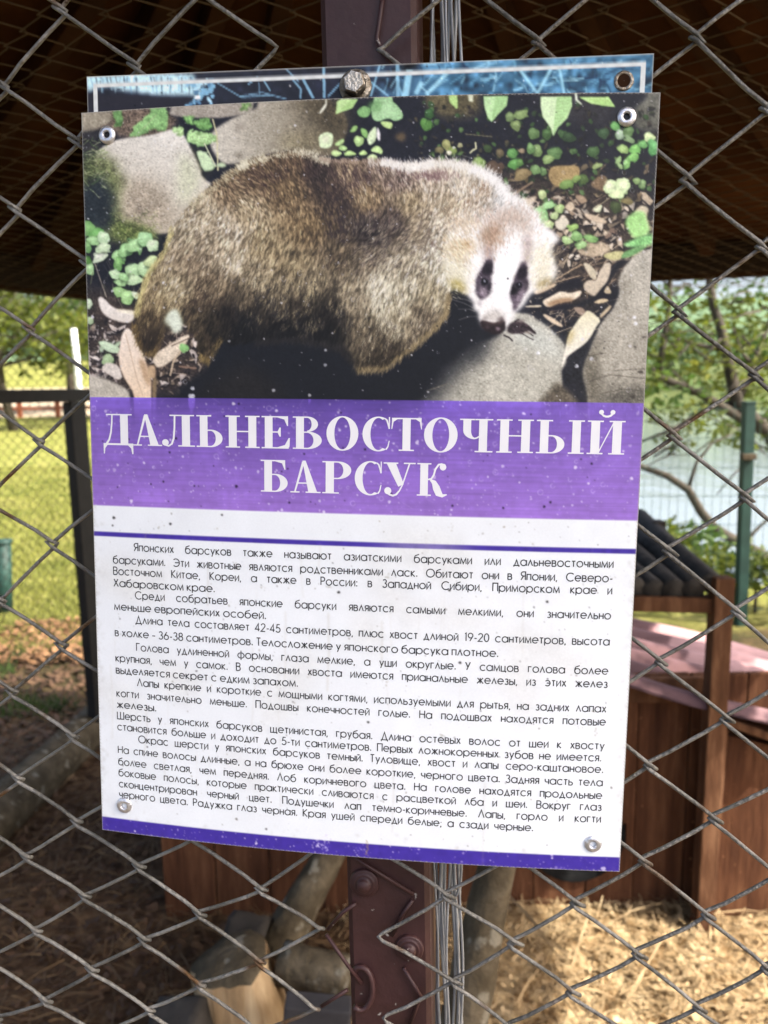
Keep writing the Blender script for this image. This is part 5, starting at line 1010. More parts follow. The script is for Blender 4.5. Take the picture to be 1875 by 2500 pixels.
for _ in range(900):                                                 # pale flecks, rings and scratches on the coloured areas
    y = Rb.uniform(yb0, yb1) if Rb.uniform() < .86 else Rb.uniform(yk, SH); r = abs(Rb.normal(0, 1.2))+.8
    if Rb.uniform() < .04: r += Rb.uniform(1, 4)
    Pb.oval(X_(Rb.uniform(0, SW)), X_(y), r, r*Rb.uniform(.6, 1), (226, 220, 238), Rb.uniform(0, 180), soft=.8, alpha=Rb.uniform(.25, .9), noise=0)
for _ in range(55):
    y = Rb.uniform(yb0, yb1); x = Rb.uniform(0, SW); r = Rb.uniform(3, 7); t_ = np.linspace(0, Rb.uniform(3.5, 6.2), 12); Pb.line(np.stack([X_(x)+r*np.cos(t_), X_(y)+r*np.sin(t_)], 1), (206, 196, 232), 1.5, .6, soft=.7)
for _ in range(80):
    y = Rb.uniform(yb0, yb1); x = Rb.uniform(0, SW); Pb.line([(X_(x), X_(y)), (X_(x)+Rb.normal(0, 20), X_(y)+Rb.normal(0, 18))], (200, 184, 228), 1.1, Rb.uniform(.1, .35), soft=.6)
for _ in range(70): Pb.oval(X_(Rb.uniform(0, SW)), X_(Rb.uniform(yb0, yb1)), abs(Rb.normal(0, 1.3))+1, None, (30, 20, 46), soft=.7, alpha=.85)
for _ in range(420):                                                 # dirt on the white field
    x, y = Rb.uniform(.004, SW-.004), Rb.uniform(yb1+.002, yk-.002); r = abs(Rb.normal(0, 1.1))+.6; Pb.oval(X_(x), X_(y), r, r*Rb.uniform(.4, 1), Rb.choice([(40, 40, 42), (120, 118, 114), (160, 156, 148)]), Rb.uniform(0, 180), soft=.8, alpha=Rb.uniform(.25, .9), noise=0)
for _ in range(26):
    x, y = Rb.uniform(.01, SW-.01), Rb.uniform(yb1+.004, yk-.004)
    for k in range(Rb.integers(4, 9)): Pb.oval(X_(x)+Rb.normal(0, 5), X_(y)+Rb.normal(0, 7), Rb.uniform(.8, 3), None, (150, 148, 136), soft=1, alpha=Rb.uniform(.2, .6))
for _ in range(46):                                                  # run-off streaks and grime gathered at the rim
    x = Rb.uniform(.003, SW-.003); y = Rb.uniform(yb1+.001, yk-.03); L = Rb.uniform(.008, .05); Pb.line([(X_(x), X_(y)), (X_(x)+Rb.normal(0, 2), X_(y+L*.5)), (X_(x)+Rb.normal(0, 3), X_(y+L))], Rb.choice([(196, 194, 186), (206, 206, 204), (182, 176, 162)]), Rb.uniform(1.5, 6), Rb.uniform(.10, .3), soft=2.2)
for k in range(260):
    e = abs(Rb.normal(0, .0022)); x, y = (e if Rb.uniform() < .5 else SW-e, Rb.uniform(yb1, SH)) if Rb.uniform() < .75 else (Rb.uniform(0, SW), yk-e); Pb.oval(X_(x), X_(y), Rb.uniform(2, 9), Rb.uniform(1, 5), (150, 146, 134), Rb.uniform(0, 180), soft=3, alpha=Rb.uniform(.05, .22))
for k in range(14):
    Pb.oval(X_(Rb.uniform(0, SW)), X_(Rb.uniform(yb1, yk)), Rb.uniform(40, 140), Rb.uniform(20, 70), (214, 214, 210), Rb.uniform(0, 180), soft=24, alpha=.35)
for u, v, r in ((278, 1264, 4.5), (275, 1283, 3), (416, 1279, 4), (542, 1257, 3), (576, 1387, 4), (827, 1446, 4), (1097, 1441, 3.5), (899, 1763, 3.5), (1336, 1469, 3.5), (1123, 1618, 4)):
    x, y = pxf(u, v); Pb.oval(X_(x), X_(y), r, r*.85, (34, 34, 36), soft=.9, alpha=.9)
for k in range(60):
    x, y = pxf(785+Rb.normal(0, 15), 2062+Rb.normal(0, 10)); Pb.oval(X_(x), X_(y), Rb.uniform(.8, 2.8), None, (216, 212, 232), soft=.8, alpha=.6)
for k in range(30):
    x, y = pxf(880+Rb.normal(0, 12), 2075+Rb.normal(0, 5)); Pb.oval(X_(x), X_(y), Rb.uniform(.6, 2), None, (206, 200, 226), soft=.8, alpha=.5)
for k in range(16):
    x, y = pxf(896, 2052+k*2.4); Pb.oval(X_(x)+Rb.normal(0, 1.5), X_(y), Rb.uniform(1, 3), None, (150, 130, 96), soft=1, alpha=.6)
specks(Pc, np.random.default_rng(3))
Pb.a = Pb.blur(Pb.a, .9)
def front_col(X, Y, Hh):
    u, v = s2px(X, Y, Hh); a = sample(Pc, u, v)
    b_ = sample(Pb, X*SC, Y*SC); k = np.clip((Y-yb0)/.0005+.5, 0, 1)[..., None]
    # the photograph runs on faintly under the top of the band
    gh = sample(Pc, u, np.minimum(v, 962+(v-962)*.3)).mean(-1, keepdims=True); f_ = np.exp(-np.clip(Y-yb0, 0, 1)/.006)[..., None]
    b_ = b_*(1+(np.clip((gh-70)/255, -.25, .35))*f_*.8)
    o = a*(1-k)+b_*k
    # chipped grey cut edge
    e = np.minimum(np.minimum(X, SW-X), np.minimum(Y, SH-Y)); ee = np.clip(1-e/.0007, 0, 1)[..., None]*np.clip(.55+.7*np.sin(X*2900)*np.sin(Y*3300+X*900), 0, 1)[..., None]
    return o*(1-ee)+np.array([168, 164, 156.])*ee
M['print'] = print_mat('printed_plastic_front', .42, .22); M['oldprint'] = print_mat('printed_plastic_old', .45, .2)
print_sheet('printed_face', 640, 862, 0, SW, 0, SH, lambda X, Y: bow(X/SW)+.00002, front_col, M['print'], sign)
# body of the plate behind the print
pl_ = MB(); nx, ny = 40, 2; th = .0022; e_ = .0002
for i in range(nx+1):
    for h in (-.00012, -th):
        for y in (-e_, SH+e_): x = -e_+(SW+2*e_)*i/nx; pl_.v.append(tuple(S(x, y, bow(x/SW)+h)))
for i in range(nx):
    a = i*4; b_ = a+4; pl_.f += [(a, b_, b_+1, a+1), (a+2, a+3, b_+3, b_+2), (a, a+2, b_+2, b_), (a+1, b_+1, b_+3, a+3)]
pl_.f += [(0, 1, 3, 2), (nx*4, nx*4+2, nx*4+3, nx*4+1)]
pl_.build('plate', M['plate'], sign)
# ---------------------------------------------------------------- lettering
def arc(cx, cy, rx, ry, a0, a1, n=None):
    n = n or max(4, int(abs(a1-a0)/22)); return [(cx+rx*math.cos(math.radians(a0+(a1-a0)*i/n)), cy+ry*math.sin(math.radians(a0+(a1-a0)*i/n))) for i in range(n+1)]
ob = arc(.35, .35, .35, .35, 0, 360)
soft_ = [[(0, .7), (0, 0), (.24, 0)]+arc(.24, .2, .2, .2, -90, 90)[1:]+[(0, .4)]]
tail = [(.0, 0), (.09, 0), (.09, -.15)]
def sh(l, dx): return [[(x+dx, y) for x, y in q] for q in l]
GL = {' ': (.30, []),
 'а': (.70, [ob, [(.70, 0), (.70, .7)]]), 'б': (.66, [arc(.33, .33, .33, .33, 0, 360), [(0, .33), (.02, .62), (.12, .85), (.32, .93), (.58, 1.03)]]),
 'в': (.46, [[(0, 0), (0, .7), (.26, .7)]+arc(.26, .545, .155, .155, 90, -90)[1:], [(0, .39), (.28, .39)]+arc(.28, .195, .18, .195, 90, -90)[1:]+[(0, 0)]]),
 'г': (.36, [[(0, 0), (0, .7), (.36, .7)]]), 'д': (.62, [[(0, -.16), (0, 0), (.62, 0), (.62, -.16)], [(.09, 0), (.31, .7), (.53, 0)]]),
 'е': (.68, [[(0, .36), (.68, .36)]+arc(.34, .36, .34, .34, 0, 318)[1:]]), 'ж': (.76, [[(0, 0), (.34, .38), (.04, .7)], [(.76, 0), (.42, .38), (.72, .7)], [(.38, 0), (.38, .7)]]),
 'з': (.40, [arc(.2, .53, .17, .17, 150, -90), arc(.2, .18, .20, .18, 90, -150)]), 'и': (.46, [[(0, .7), (0, 0), (.46, .7), (.46, 0)]]),
 'к': (.44, [[(0, 0), (0, .7)], [(.40, .7), (.04, .36), (.44, 0)]]), 'л': (.54, [[(0, 0), (.27, .7), (.54, 0)]]), 'м': (.70, [[(0, 0), (.07, .7), (.35, .06), (.63, .7), (.70, 0)]]),
 'н': (.46, [[(0, 0), (0, .7)], [(.46, 0), (.46, .7)], [(0, .36), (.46, .36)]]), 'о': (.70, [ob]), 'п': (.46, [[(0, 0), (0, .7), (.46, .7), (.46, 0)]]),
 'р': (.70, [ob, [(0, -.25), (0, .7)]]), 'с': (.62, [arc(.35, .35, .35, .35, 46, 314)]), 'т': (.42, [[(.21, 0), (.21, .7)], [(0, .7), (.42, .7)]]),
 'у': (.50, [[(0, .7), (.25, .08)], [(.5, .7), (.13, -.25)]]), 'х': (.46, [[(0, 0), (.43, .7)], [(.46, 0), (.03, .7)]]), 'ц': (.55, [[(0, .7), (0, 0), (.46, 0)], [(.46, .7), (.46, 0), (.55, 0), (.55, -.15)]]),
 'ч': (.44, [[(0, .7), (0, .48), (.06, .34), (.18, .29), (.44, .29)], [(.44, .7), (.44, 0)]]), 'ш': (.76, [[(0, .7), (0, 0), (.76, 0), (.76, .7)], [(.38, 0), (.38, .7)]]),
 'щ': (.85, [[(0, .7), (0, 0), (.76, 0), (.76, .7)], [(.38, 0), (.38, .7)], [(.76, 0), (.85, 0), (.85, -.15)]]), 'ь': (.44, soft_), 'ы': (.60, soft_+[[(.60, 0), (.60, .7)]]),
 'э': (.60, [arc(.26, .35, .34, .35, 134, -134), [(.18, .36), (.6, .36)]]), 'ю': (.88, [[(0, 0), (0, .7)], [(0, .36), (.18, .36)], arc(.53, .35, .35, .35, 0, 360)]),
 'я': (.42, [[(.42, 0), (.42, .7), (.2, .7)]+arc(.2, .52, .18, .18, 90, 270)[1:]+[(.42, .34)], [(.2, .34), (0, 0)]]), 'ф': (.86, [arc(.43, .35, .43, .35, 0, 360), [(.43, -.25), (.43, .98)]]),
 'Я': (.52, [[(.52, 0), (.52, 1), (.26, 1)]+arc(.26, .74, .26, .26, 90, 270)[1:]+[(.52, .48)], [(.28, .48), (0, 0)]]), 'Э': (.86, [arc(.38, .5, .48, .5, 134, -134), [(.24, .5), (.86, .5)]]),
 'О': (1.0, [arc(.5, .5, .5, .5, 0, 360)]), 'С': (.86, [arc(.5, .5, .5, .5, 45, 315)]), 'В': (.54, [[(0, 0), (0, 1), (.28, 1)]+arc(.28, .77, .23, .23, 90, -90)[1:], [(0, .54), (.28, .54)]+arc(.28, .27, .26, .27, 90, -90)[1:]+[(0, 0)]]),
 'К': (.54, [[(0, 0), (0, 1)], [(.50, 1), (.03, .52), (.54, 0)]]), 'Р': (.48, [[(0, 0), (0, 1), (.24, 1)]+arc(.24, .74, .24, .26, 90, -90)[1:]+[(0, .48)]]), 'З': (.50, [arc(.24, .77, .21, .23, 155, -90), arc(.24, .27, .26, .27, 90, -155)]),
 'П': (.60, [[(0, 0), (0, 1), (.60, 1), (.60, 0)]]), 'Х': (.58, [[(0, 0), (.55, 1)], [(.58, 0), (.03, 1)]]), 'Д': (.80, [[(0, -.2), (0, 0), (.80, 0), (.80, -.2)], [(.10, 0), (.40, 1), (.70, 0)]]), 'Т': (.50, [[(.25, 0), (.25, 1)], [(0, 1), (.5, 1)]]),
 'Г': (.46, [[(0, 0), (0, 1), (.46, 1)]]), 'У': (.58, [[(0, 1), (.30, .36)], [(.58, 1), (.16, 0)]]), 'Л': (.70, [[(0, 0), (.35, 1), (.70, 0)]]), 'Ш': (.94, [[(0, 1), (0, 0), (.94, 0), (.94, 1)], [(.47, 0), (.47, 1)]]), 'Н': (.62, [[(0, 0), (0, 1)], [(.62, 0), (.62, 1)], [(0, .52), (.62, .52)]]),
 '0': (.56, [arc(.28, .5, .28, .5, 0, 360)]), '1': (.24, [[(.04, .92), (.18, 1), (.18, 0)]]), '2': (.54, [arc(.27, .74, .25, .26, 170, -30)+[(0, 0), (.54, 0)]]), '3': (.50, [arc(.24, .77, .21, .23, 155, -90), arc(.24, .27, .26, .27, 90, -155)]),
 '4': (.58, [[(.42, 0), (.42, 1), (0, .25), (.58, .25)]]), '5': (.54, [[(.48, 1), (.14, 1), (.06, .56)]+arc(.24, .31, .29, .31, 110, -150)]), '6': (.58, [arc(.29, .30, .29, .30, 0, 360), [(.03, .42), (.36, 1)]]), '8': (.54, [arc(.27, .76, .22, .24, 0, 360), arc(.27, .27, .27, .27, 0, 360)]), '9': (.58, [arc(.29, .70, .29, .30, 0, 360), [(.55, .58), (.22, 0)]]),
 '.': (.10, [[(.05, -.01), (.05, .15)]]), ',': (.10, [[(.07, .08), (.0, -.16)]]), ':': (.10, [[(.05, -.01), (.05, .14)], [(.05, .5), (.05, .65)]]), ';': (.10, [[(.07, .08), (.0, -.16)], [(.06, .5), (.06, .585)]]), '-': (.28, [[(0, .36), (.28, .36)]]), '–': (.40, [[(0, .36), (.40, .36)]])}
GL['й'] = (.46, GL['и'][1]+[arc(.23, .95, .13, .11, 200, 340)])
def ribbon(mb, pts, hw, f):
    """a pen stroke: mitred quads; f maps glyph space to the sheet"""
    p = np.array(pts, float); n = len(p); cl = np.allclose(p[0], p[-1])
    d = p[1:]-p[:-1]; d /= np.linalg.norm(d, axis=1, keepdims=True)+1e-9; nr = np.stack([-d[:, 1], d[:, 0]], 1); L = []; R__ = []
    for i in range(n):
        a = nr[i-1] if i else (nr[-1] if cl else nr[0]); b_ = nr[i] if i < n-1 else (nr[0] if cl else nr[-1]); m__ = a+b_; q = np.linalg.norm(m__)
        m__ = m__/q if q > 1e-6 else b_; k = hw/max(.42, float(np.dot(m__, b_))); L.append(p[i]+m__*k); R__.append(p[i]-m__*k)
    mb.add([f(*q) for q in L]+[f(*q) for q in R__], [(n+i, n+i+1, i+1, i) for i in range(n-1)])
TXT = [("Японских барсуков также называют азиатскими барсуками или дальневосточными", 1, 1345, 0), ("барсуками. Эти животные являются родственниками ласк. Обитают они в Японии, Северо-", 0, 1375, 0), ("Восточном Китае, Кореи, а также в России: в Западной Сибири, Приморском крае и", 0, 1402.5, 0), ("Хабаровском крае.", 0, 1431.5, (524, 1441)),
 ("Среди собратьев японские барсуки являются самыми мелкими, они значительно", 1, 1462, 0), ("меньше европейских особей.", 0, 1488.6, (649, 1506)), ("Длина тела составляет 42-45 сантиметров, плюс хвост длиной 19-20 сантиметров, высота", 1, 1521.5, 0), ("в холке – 36-38 сантиметров. Телосложение у японского барсука плотное.", 0, 1552, (1216, 1602)),
 ("Голова удлиненной формы, глаза мелкие, а уши округлые. У самцов голова более", 1, 1588, 0), ("крупная, чем у самок. В основании хвоста имеются прианальные железы, из этих желез", 0, 1614, 0), ("выделяется секрет с едким запахом.", 0, 1643, (727, 1670)), ("Лапы крепкие и короткие с мощными когтями, используемыми для рытья, на задних лапах", 1, 1674, 0),
 ("когти значительно меньше. Подошвы конечностей голые. На подошвах находятся потовые", 0, 1699.5, 0), ("железы.", 0, 1727, (381, 1732)), ("Шерсть у японских барсуков щетинистая, грубая. Длина остевых волос от шеи к хвосту", 0, 1754, 0), ("становится больше и доходит до 5-ти сантиметров. Первых ложнокоренных зубов не имеется.", 0, 1781, (1467, 1862)),
 ("Окрас шерсти у японских барсуков темный. Туловище, хвост и лапы серо-каштановое.", 1, 1812, 0), ("На спине волосы длинные, а на брюхе они более короткие, черного цвета. Задняя часть тела", 0, 1837, 0), ("более светлая, чем передняя. Лоб коричневого цвета. На голове находятся продольные", 0, 1866, 0), ("боковые полосы, которые практически сливаются с расцветкой лба и шеи. Вокруг глаз", 0, 1892.6, 0),
 ("сконцентрирован черный цвет. Подушечки лап темно-коричневые. Лапы, горло и когти", 0, 1919.5, 0), ("черного цвета. Радужка глаз черная. Края ушей спереди белые; а сзади черные.", 0, 1945, (1301, 2026))]
xL = pxf(277, 1375)[0]; xI = pxf(328, 1345)[0]; xR = np.mean([pxf(1496, 1389.6)[0], pxf(1495, 1419)[0], pxf(1493, 1452)[0]])
CAP = .0043; GAP = .20; HW = .066; KX = .99
tm = MB()
for s, ind, vpx, end in TXT:
    x0 = xI if ind else xL; y0 = pxf(328 if ind else 281, vpx)[1]; x1 = pxf(*end)[0] if end else xR
    words = s.split(' '); wl = [sum(GL[c][0]+GAP for c in wd2)-GAP for wd2 in words]; tot = sum(wl)*CAP; need = tot+(len(words)-1)*.52*CAP; k = KX
    if end and len(words) < 12 or need*KX > x1-x0: k = (x1-x0)/need
    sp = (x1-x0-tot*k)/max(1, len(words)-1); x = x0
    for wd2 in words:
        for c in wd2:
            adv, strokes = GL[c]
            for si, q in enumerate(strokes):
                ribbon(tm, q, HW, lambda a, b_, x=x, si=si: S(x+a*CAP*k, y0-b_*CAP, bow((x+a*CAP*k)/SW)+.00012+.000006*si))
            x += (adv+GAP)*CAP*k
        x += sp-GAP*CAP*k
tm.build('body_text', M['ink'], sign)
# the title in a high-contrast serif face: strips between a left and a right edge
def strip(*pairs): return list(pairs)
def rect(x0, y0, x1, y1): return [((x0, y0), (x0, y1)), ((x1, y0), (x1, y1))]
def bowl(cx, cy, ro, rh, ri, rih, a0, a1, n=22, dx=0): return [((cx+ro*math.cos(math.radians(a0+(a1-a0)*i/n)), cy+rh*math.sin(math.radians(a0+(a1-a0)*i/n))), (cx+dx+ri*math.cos(math.radians(a0+(a1-a0)*i/n)), cy+rih*math.sin(math.radians(a0+(a1-a0)*i/n)))) for i in range(n+1)]
def pen(pts, w): 
    p = np.array(pts, float); d = np.gradient(p, axis=0); d /= np.linalg.norm(d, axis=1, keepdims=True); ws = w if hasattr(w, '__len__') else [w]*len(p)
    return [((a[0]-b_[1]*k/2, a[1]+b_[0]*k/2), (a[0]+b_[1]*k/2, a[1]-b_[0]*k/2)) for a, b_, k in zip(p, d, ws)]
def ball(x, y, r): return [((x+r*math.cos(t), y+r*math.sin(t)), (x+r*math.cos(-t), y+r*math.sin(-t))) for t in np.linspace(0.01, 3.13, 10)]
T = .040; W_ = .25
def stem(x, w=W_, y0=0, y1=1): return rect(x, y0, x+w, y1)
def ser(x0, x1, y): return rect(x0, y, x1, y+T)
def softl(): return [stem(.11), ser(0, .48, 1-T), ser(0, .4, 0), bowl(.45, .275, .39, .275, .17, .235, -90, 90), rect(.30, .51, .46, .55), rect(.36, 0, .46, T)]
TG = {'Д': (.97, [stem(.56), ser(.10, .94, 1-T), pen([(.30, 1), (.285, .7), (.25, .4), (.19, .18), (.10, .04)], [.05, .05, .055, .06, .07]), rect(.0, 0, .97, .06), [((.0, 0), (.13, 0)), ((.0, -.12), (.055, -.10)), ((.0, -.28), (.035, -.28))], [((.80, 0), (.97, 0)), ((.90, -.10), (.97, -.12)), ((.93, -.28), (.97, -.28))]]),
 'А': (.95, [[((.38, 1), (.48, 1)), ((.57, 0), (.85, 0))], [((.37, .98), (.43, .90)), ((.11, 0), (.16, 0))], rect(.21, .28, .62, .32), ser(0, .29, 0), ser(.48, .95, 0)]),
 'Л': (1.02, [stem(.62), ser(.24, 1.0, 1-T), ser(.50, 1.02, 0), pen([(.40, 1), (.39, .6), (.36, .25), (.30, .08), (.20, .01), (.10, .04)], [.055, .055, .06, .06, .05, .05]), ball(.10, .12, .105)]),
 'Ь': (.86, softl()), 'Н': (1.06, [stem(.10), stem(.71), ser(0, .45, 1-T), ser(0, .45, 0), ser(.61, 1.06, 1-T), ser(.61, 1.06, 0), rect(.35, .49, .71, .53)]),
 'Е': (.90, [stem(.10), ser(0, .84, 1-T), ser(0, .86, 0), [((.50, 1-T), (.84, 1-T)), ((.72, .90), (.84, .90)), ((.81, .70), (.84, .70))], [((.50, T), (.88, T)), ((.74, .11), (.89, .11)), ((.86, .33), (.90, .33))], rect(.35, .49, .60, .53), [((.57, .37), (.61, .37)), ((.50, .51), (.61, .51)), ((.57, .65), (.61, .65))]]),
 'В': (.92, [stem(.10), ser(0, .42, 1-T), ser(0, .42, 0), bowl(.45, .765, .34, .235, .14, .195, -90, 90), bowl(.45, .27, .46, .27, .20, .23, -90, 90), rect(.34, .50, .47, .54), rect(.36, 1-T, .46, 1), rect(.36, 0, .46, T)]),
 'О': (1.0, [bowl(.5, .5, .5, .53, .25, .49, 0, 360, 36)]),
 'С': (.86, [bowl(.50, .5, .50, .53, .25, .49, 62, 300, 28), pen([(.70, .975), (.76, .92), (.80, .80), (.83, .66)], [.04, .05, .05, .03]), rect(.82, .66, .855, 1.02), pen([(.74, .03), (.80, .12), (.84, .30)], [.045, .04, .03])]),
 'Т': (.96, [stem(.355), ser(.02, .94, 1-T), ser(.24, .72, 0), [((.02, 1-T), (.20, 1-T)), ((.02, .88), (.07, .88)), ((.0, .66), (.03, .66))], [((.76, 1-T), (.94, 1-T)), ((.89, .88), (.94, .88)), ((.93, .66), (.96, .66))]]),
 'Ч': (1.0, [stem(.58), ser(.46, 1.0, 1-T), ser(.46, 1.0, 0), ser(.0, .46-.01, 1-T), rect(.10, .66, .34, 1), bowl(.45, .66, .35, .27, .11, .22, 180, 270, 10), pen([(.45, .41), (.52, .43), (.58, .47)], .045)]),
 'Ы': (1.42, softl()+[stem(1.06), ser(.95, 1.42, 1-T), ser(.95, 1.42, 0)]),
 'Й': (1.06, [stem(.10), stem(.71), ser(0, .45, 1-T), ser(0, .45, 0), ser(.61, 1.06, 1-T), ser(.61, 1.06, 0), [((.34, .12), (.34, .04)), ((.72, .96), (.72, .88))], pen(arc(.53, 1.27, .17, .15, 190, 350), [.05]*2+[.06]*5+[.05]), ball(.37, 1.25, .07), ball(.69, 1.25, .07)]),
 'Б': (.88, [stem(.11), ser(0, .78, 1-T), ser(0, .42, 0), [((.46, 1-T), (.78, 1-T)), ((.68, .90), (.78, .90)), ((.76, .70), (.79, .70))], bowl(.45, .285, .41, .285, .17, .245, -90, 90), rect(.34, .53, .46, .57), rect(.36, 0, .46, T)]),
 'Р': (.90, [stem(.10), ser(0, .42, 1-T), ser(0, .50, 0), bowl(.45, .725, .42, .275, .18, .235, -90, 90), rect(.34, .45, .46, .49), rect(.36, 1-T, .46, 1)]),
 'У': (.98, [[((.08, 1), (.37, 1)), ((.46, .26), (.63, .34))], [((.78, 1), (.83, 1)), ((.56, .30), (.60, .30)), ((.45, .10), (.50, .10))], ser(0, .45, 1-T), ser(.62, .98, 1-T), pen([(.48, .12), (.40, .02), (.30, -.02), (.20, .01), (.12, .07)], [.05, .06, .06, .06, .06]), ball(.14, .13, .11)]),
 'К': (.98, [stem(.10), ser(0, .45, 1-T), ser(0, .45, 0), pen([(.35, .50), (.46, .53), (.53, .64), (.58, .82), (.68, .96), (.80, .98)], [.045, .05, .06, .06, .06, .06]), ball(.82, .89, .105), pen([(.42, .50), (.54, .42), (.62, .25), (.70, .08), (.82, .01), (.96, .05)], [.05, .15, .23, .22, .10, .03])])}
tm = MB()
x0, y0 = pxf(252, 1086); _, yt = pxf(263, 1010); CH = (pxf(400, 1089)[1]-pxf(400, 1012)[1])
lay = [('Д', 252.5, 325, 1086), ('А', 325, 395.5, 1087), ('Л', 396, 476, 1089), ('Ь', 480, 545, 1090), ('Н', 551, 634, 1092.5), ('Е', 639, 708, 1094), ('В', 715, 786.5, 1096), ('О', 797, 875, 1099), ('С', 885, 952, 1100), ('Т', 955, 1030, 1101), ('О', 1035, 1117, 1102), ('Ч', 1122, 1203, 1104.5), ('Н', 1212, 1302, 1105), ('Ы', 1309, 1426, 1107), ('Й', 1433, 1525, 1110),
       ('Б', 637, 704, 1200), ('А', 709, 783, 1203), ('Р', 787, 860, 1204), ('С', 866, 932, 1206.5), ('У', 936, 1014, 1208.5), ('К', 1018, 1093, 1211)]
yb = [np.mean([pxf(a+20, d)[1] for c, a, b_, d in lay[:15]]), np.mean([pxf(a+20, d)[1] for c, a, b_, d in lay[15:]])]
for li, (c, a, b_, d) in enumerate(lay):
    xa, xb = pxf(a, d-30)[0], pxf(b_, d-30)[0]; wg, parts = TG[c]; kx = (xb-xa)/wg; y_ = yb[0 if li < 15 else 1]
    for si, q in enumerate(parts):
        n = len(q); f = lambda gx, gy: S(xa+gx*kx, y_-gy*CH, bow((xa+gx*kx)/SW)+.00012+.000008*si)
        tm.add([f(*p[0]) for p in q]+[f(*p[1]) for p in q], [(i, i+1, n+i+1, n+i) for i in range(n-1)])
tm.build('title_lettering', M['letter'], sign)
# rivets
for u, v in ((263, 330.5), (1529.5, 286), (305, 1965), (1447, 2059)):
    x, y = pxf(u, v); c = S(x, y, bow(x/SW)); ax_ = Vector(SN); rv = MB()
    rv.lathe(c, ax_, [(.0046, .0000), (.00465, .0007), (.0043, .0012), (.0030, .0016), (.0021, .0017), (.0017, .0013), (.0016, .0004)], 30); o = rv.build('rivet', M['alu'], sign, True)
    hl = MB(); hl.lathe(c, ax_, [(.00165, .0006), (.0008, .0004), (.00001, .0004)], 20); hl.build('rivet_core', M['void'], o)
# ---------------------------------------------------------------- the older sign behind
old = thing('older_sign', 'older faded blue picture sign with white border behind the badger sign', 'sign', S(SW/2, 0, -.006))
hb = -.0055
q0 = px2s(212, 187.8, hb); q1 = px2s(1596, 130.5, hb); q2 = px2s(1594, 228, hb); ox0, ox1, oy0 = q0[0], q1[0], (q0[1]+q1[1])/2
Po = Paint(190, 110, 1620, 290); Ro = np.random.default_rng(9)
Po.a[:] = (42, 46, 60); Po.a *= (1+.08*Po.n2+.06*Po.n3)[..., None]
tt = np.clip((np.arange(Po.w)+Po.x0-830)/250, 0, 1)[None, :, None]; Po.a = Po.a*(1-tt)+np.array([70, 104, 134.])*tt*(1+.20*Po.n3+.16*Po.n2+.10*Po.fbm(22))[..., None]
Po.poly([(190, 180), (240, 175), (470, 180), (480, 235), (380, 232), (310, 222), (250, 212), (215, 225)], (160, 190, 210), soft=5, noise=.12, rough=5)
for _ in range(60): x = Ro.uniform(215, 470); Po.line([(x, 188), (x+Ro.uniform(-4, 8), Ro.uniform(205, 232))], Ro.choice([(40, 50, 70), (170, 196, 214), (96, 130, 160)]), Ro.uniform(1, 4), .5)
Po.poly([(215, 228), (380, 236), (470, 240), (470, 290), (215, 290)], (44, 44, 56), soft=3)
for _ in range(26): Po.oval(Ro.uniform(450, 522), Ro.uniform(195, 262), Ro.uniform(5, 10), Ro.uniform(4, 8), Ro.choice([(112, 150, 182), (150, 182, 206), (84, 116, 148)]), Ro.uniform(0, 180), soft=1)
Po.oval(482, 238, 8, 5, (196, 212, 224), soft=1)
for q, w_ in (([(520, 196), (590, 238), (660, 232)], 3), ([(585, 236), (640, 226), (700, 242)], 3), ([(640, 190), (660, 222)], 4), ([(630, 188), (605, 206)], 4), ([(708, 186), (735, 218), (733, 240)], 5), ([(736, 186), (765, 240)], 7), ([(790, 160), (792, 240)], 7), ([(800, 236), (830, 205)], 5), ([(905, 200), (950, 236)], 5), ([(930, 150), (905, 235)], 5), ([(970, 150), (972, 236)], 9), ([(632, 200), (634, 232)], 2), ([(690, 160), (730, 200)], 4)): Po.line(q, (122, 160, 190), w_, .85)
for _ in range(150):
    x, y, a, L = Ro.uniform(930, 1620), Ro.uniform(125, 262), Ro.uniform(0, 3.14), Ro.uniform(14, 60); Po.line([(x, y), (x+L*math.cos(a)*.5, y+L*math.sin(a)*.4), (x+L*math.cos(a+.2), y+L*math.sin(a+.2))], Ro.choice([(128, 172, 202), (150, 190, 214), (58, 90, 120), (36, 54, 78), (100, 146, 178)]), Ro.uniform(2, 7), Ro.uniform(.4, .85), soft=1.3)
for q, w_ in (([(985, 262), (1000, 170)], 16), ([(1040, 232), (1100, 170)], 10), ([(1015, 230), (1030, 200)], 12), ([(1265, 165), (1310, 225)], 8), ([(1310, 232), (1350, 160)], 8), ([(1365, 160), (1378, 232)], 7)): Po.line(q, (142, 184, 210), w_, .8, soft=1.5)
for _ in range(90): r = abs(Ro.normal(0, .8))+.7; Po.oval(Ro.uniform(215, 1590), Ro.uniform(135, 260), r, r, Ro.choice([(220, 224, 228), (16, 18, 24)]), soft=.6, alpha=.8)
Po.a = np.where(Po.a > 60, 60+(Po.a-60)*1.5, Po.a); Po.a = Po.a*np.array([1.03, 1.0, .93]); Po.a = Po.blur(Po.a, 1.0)
hx, hy = px2s(1523, 197.5, hb)
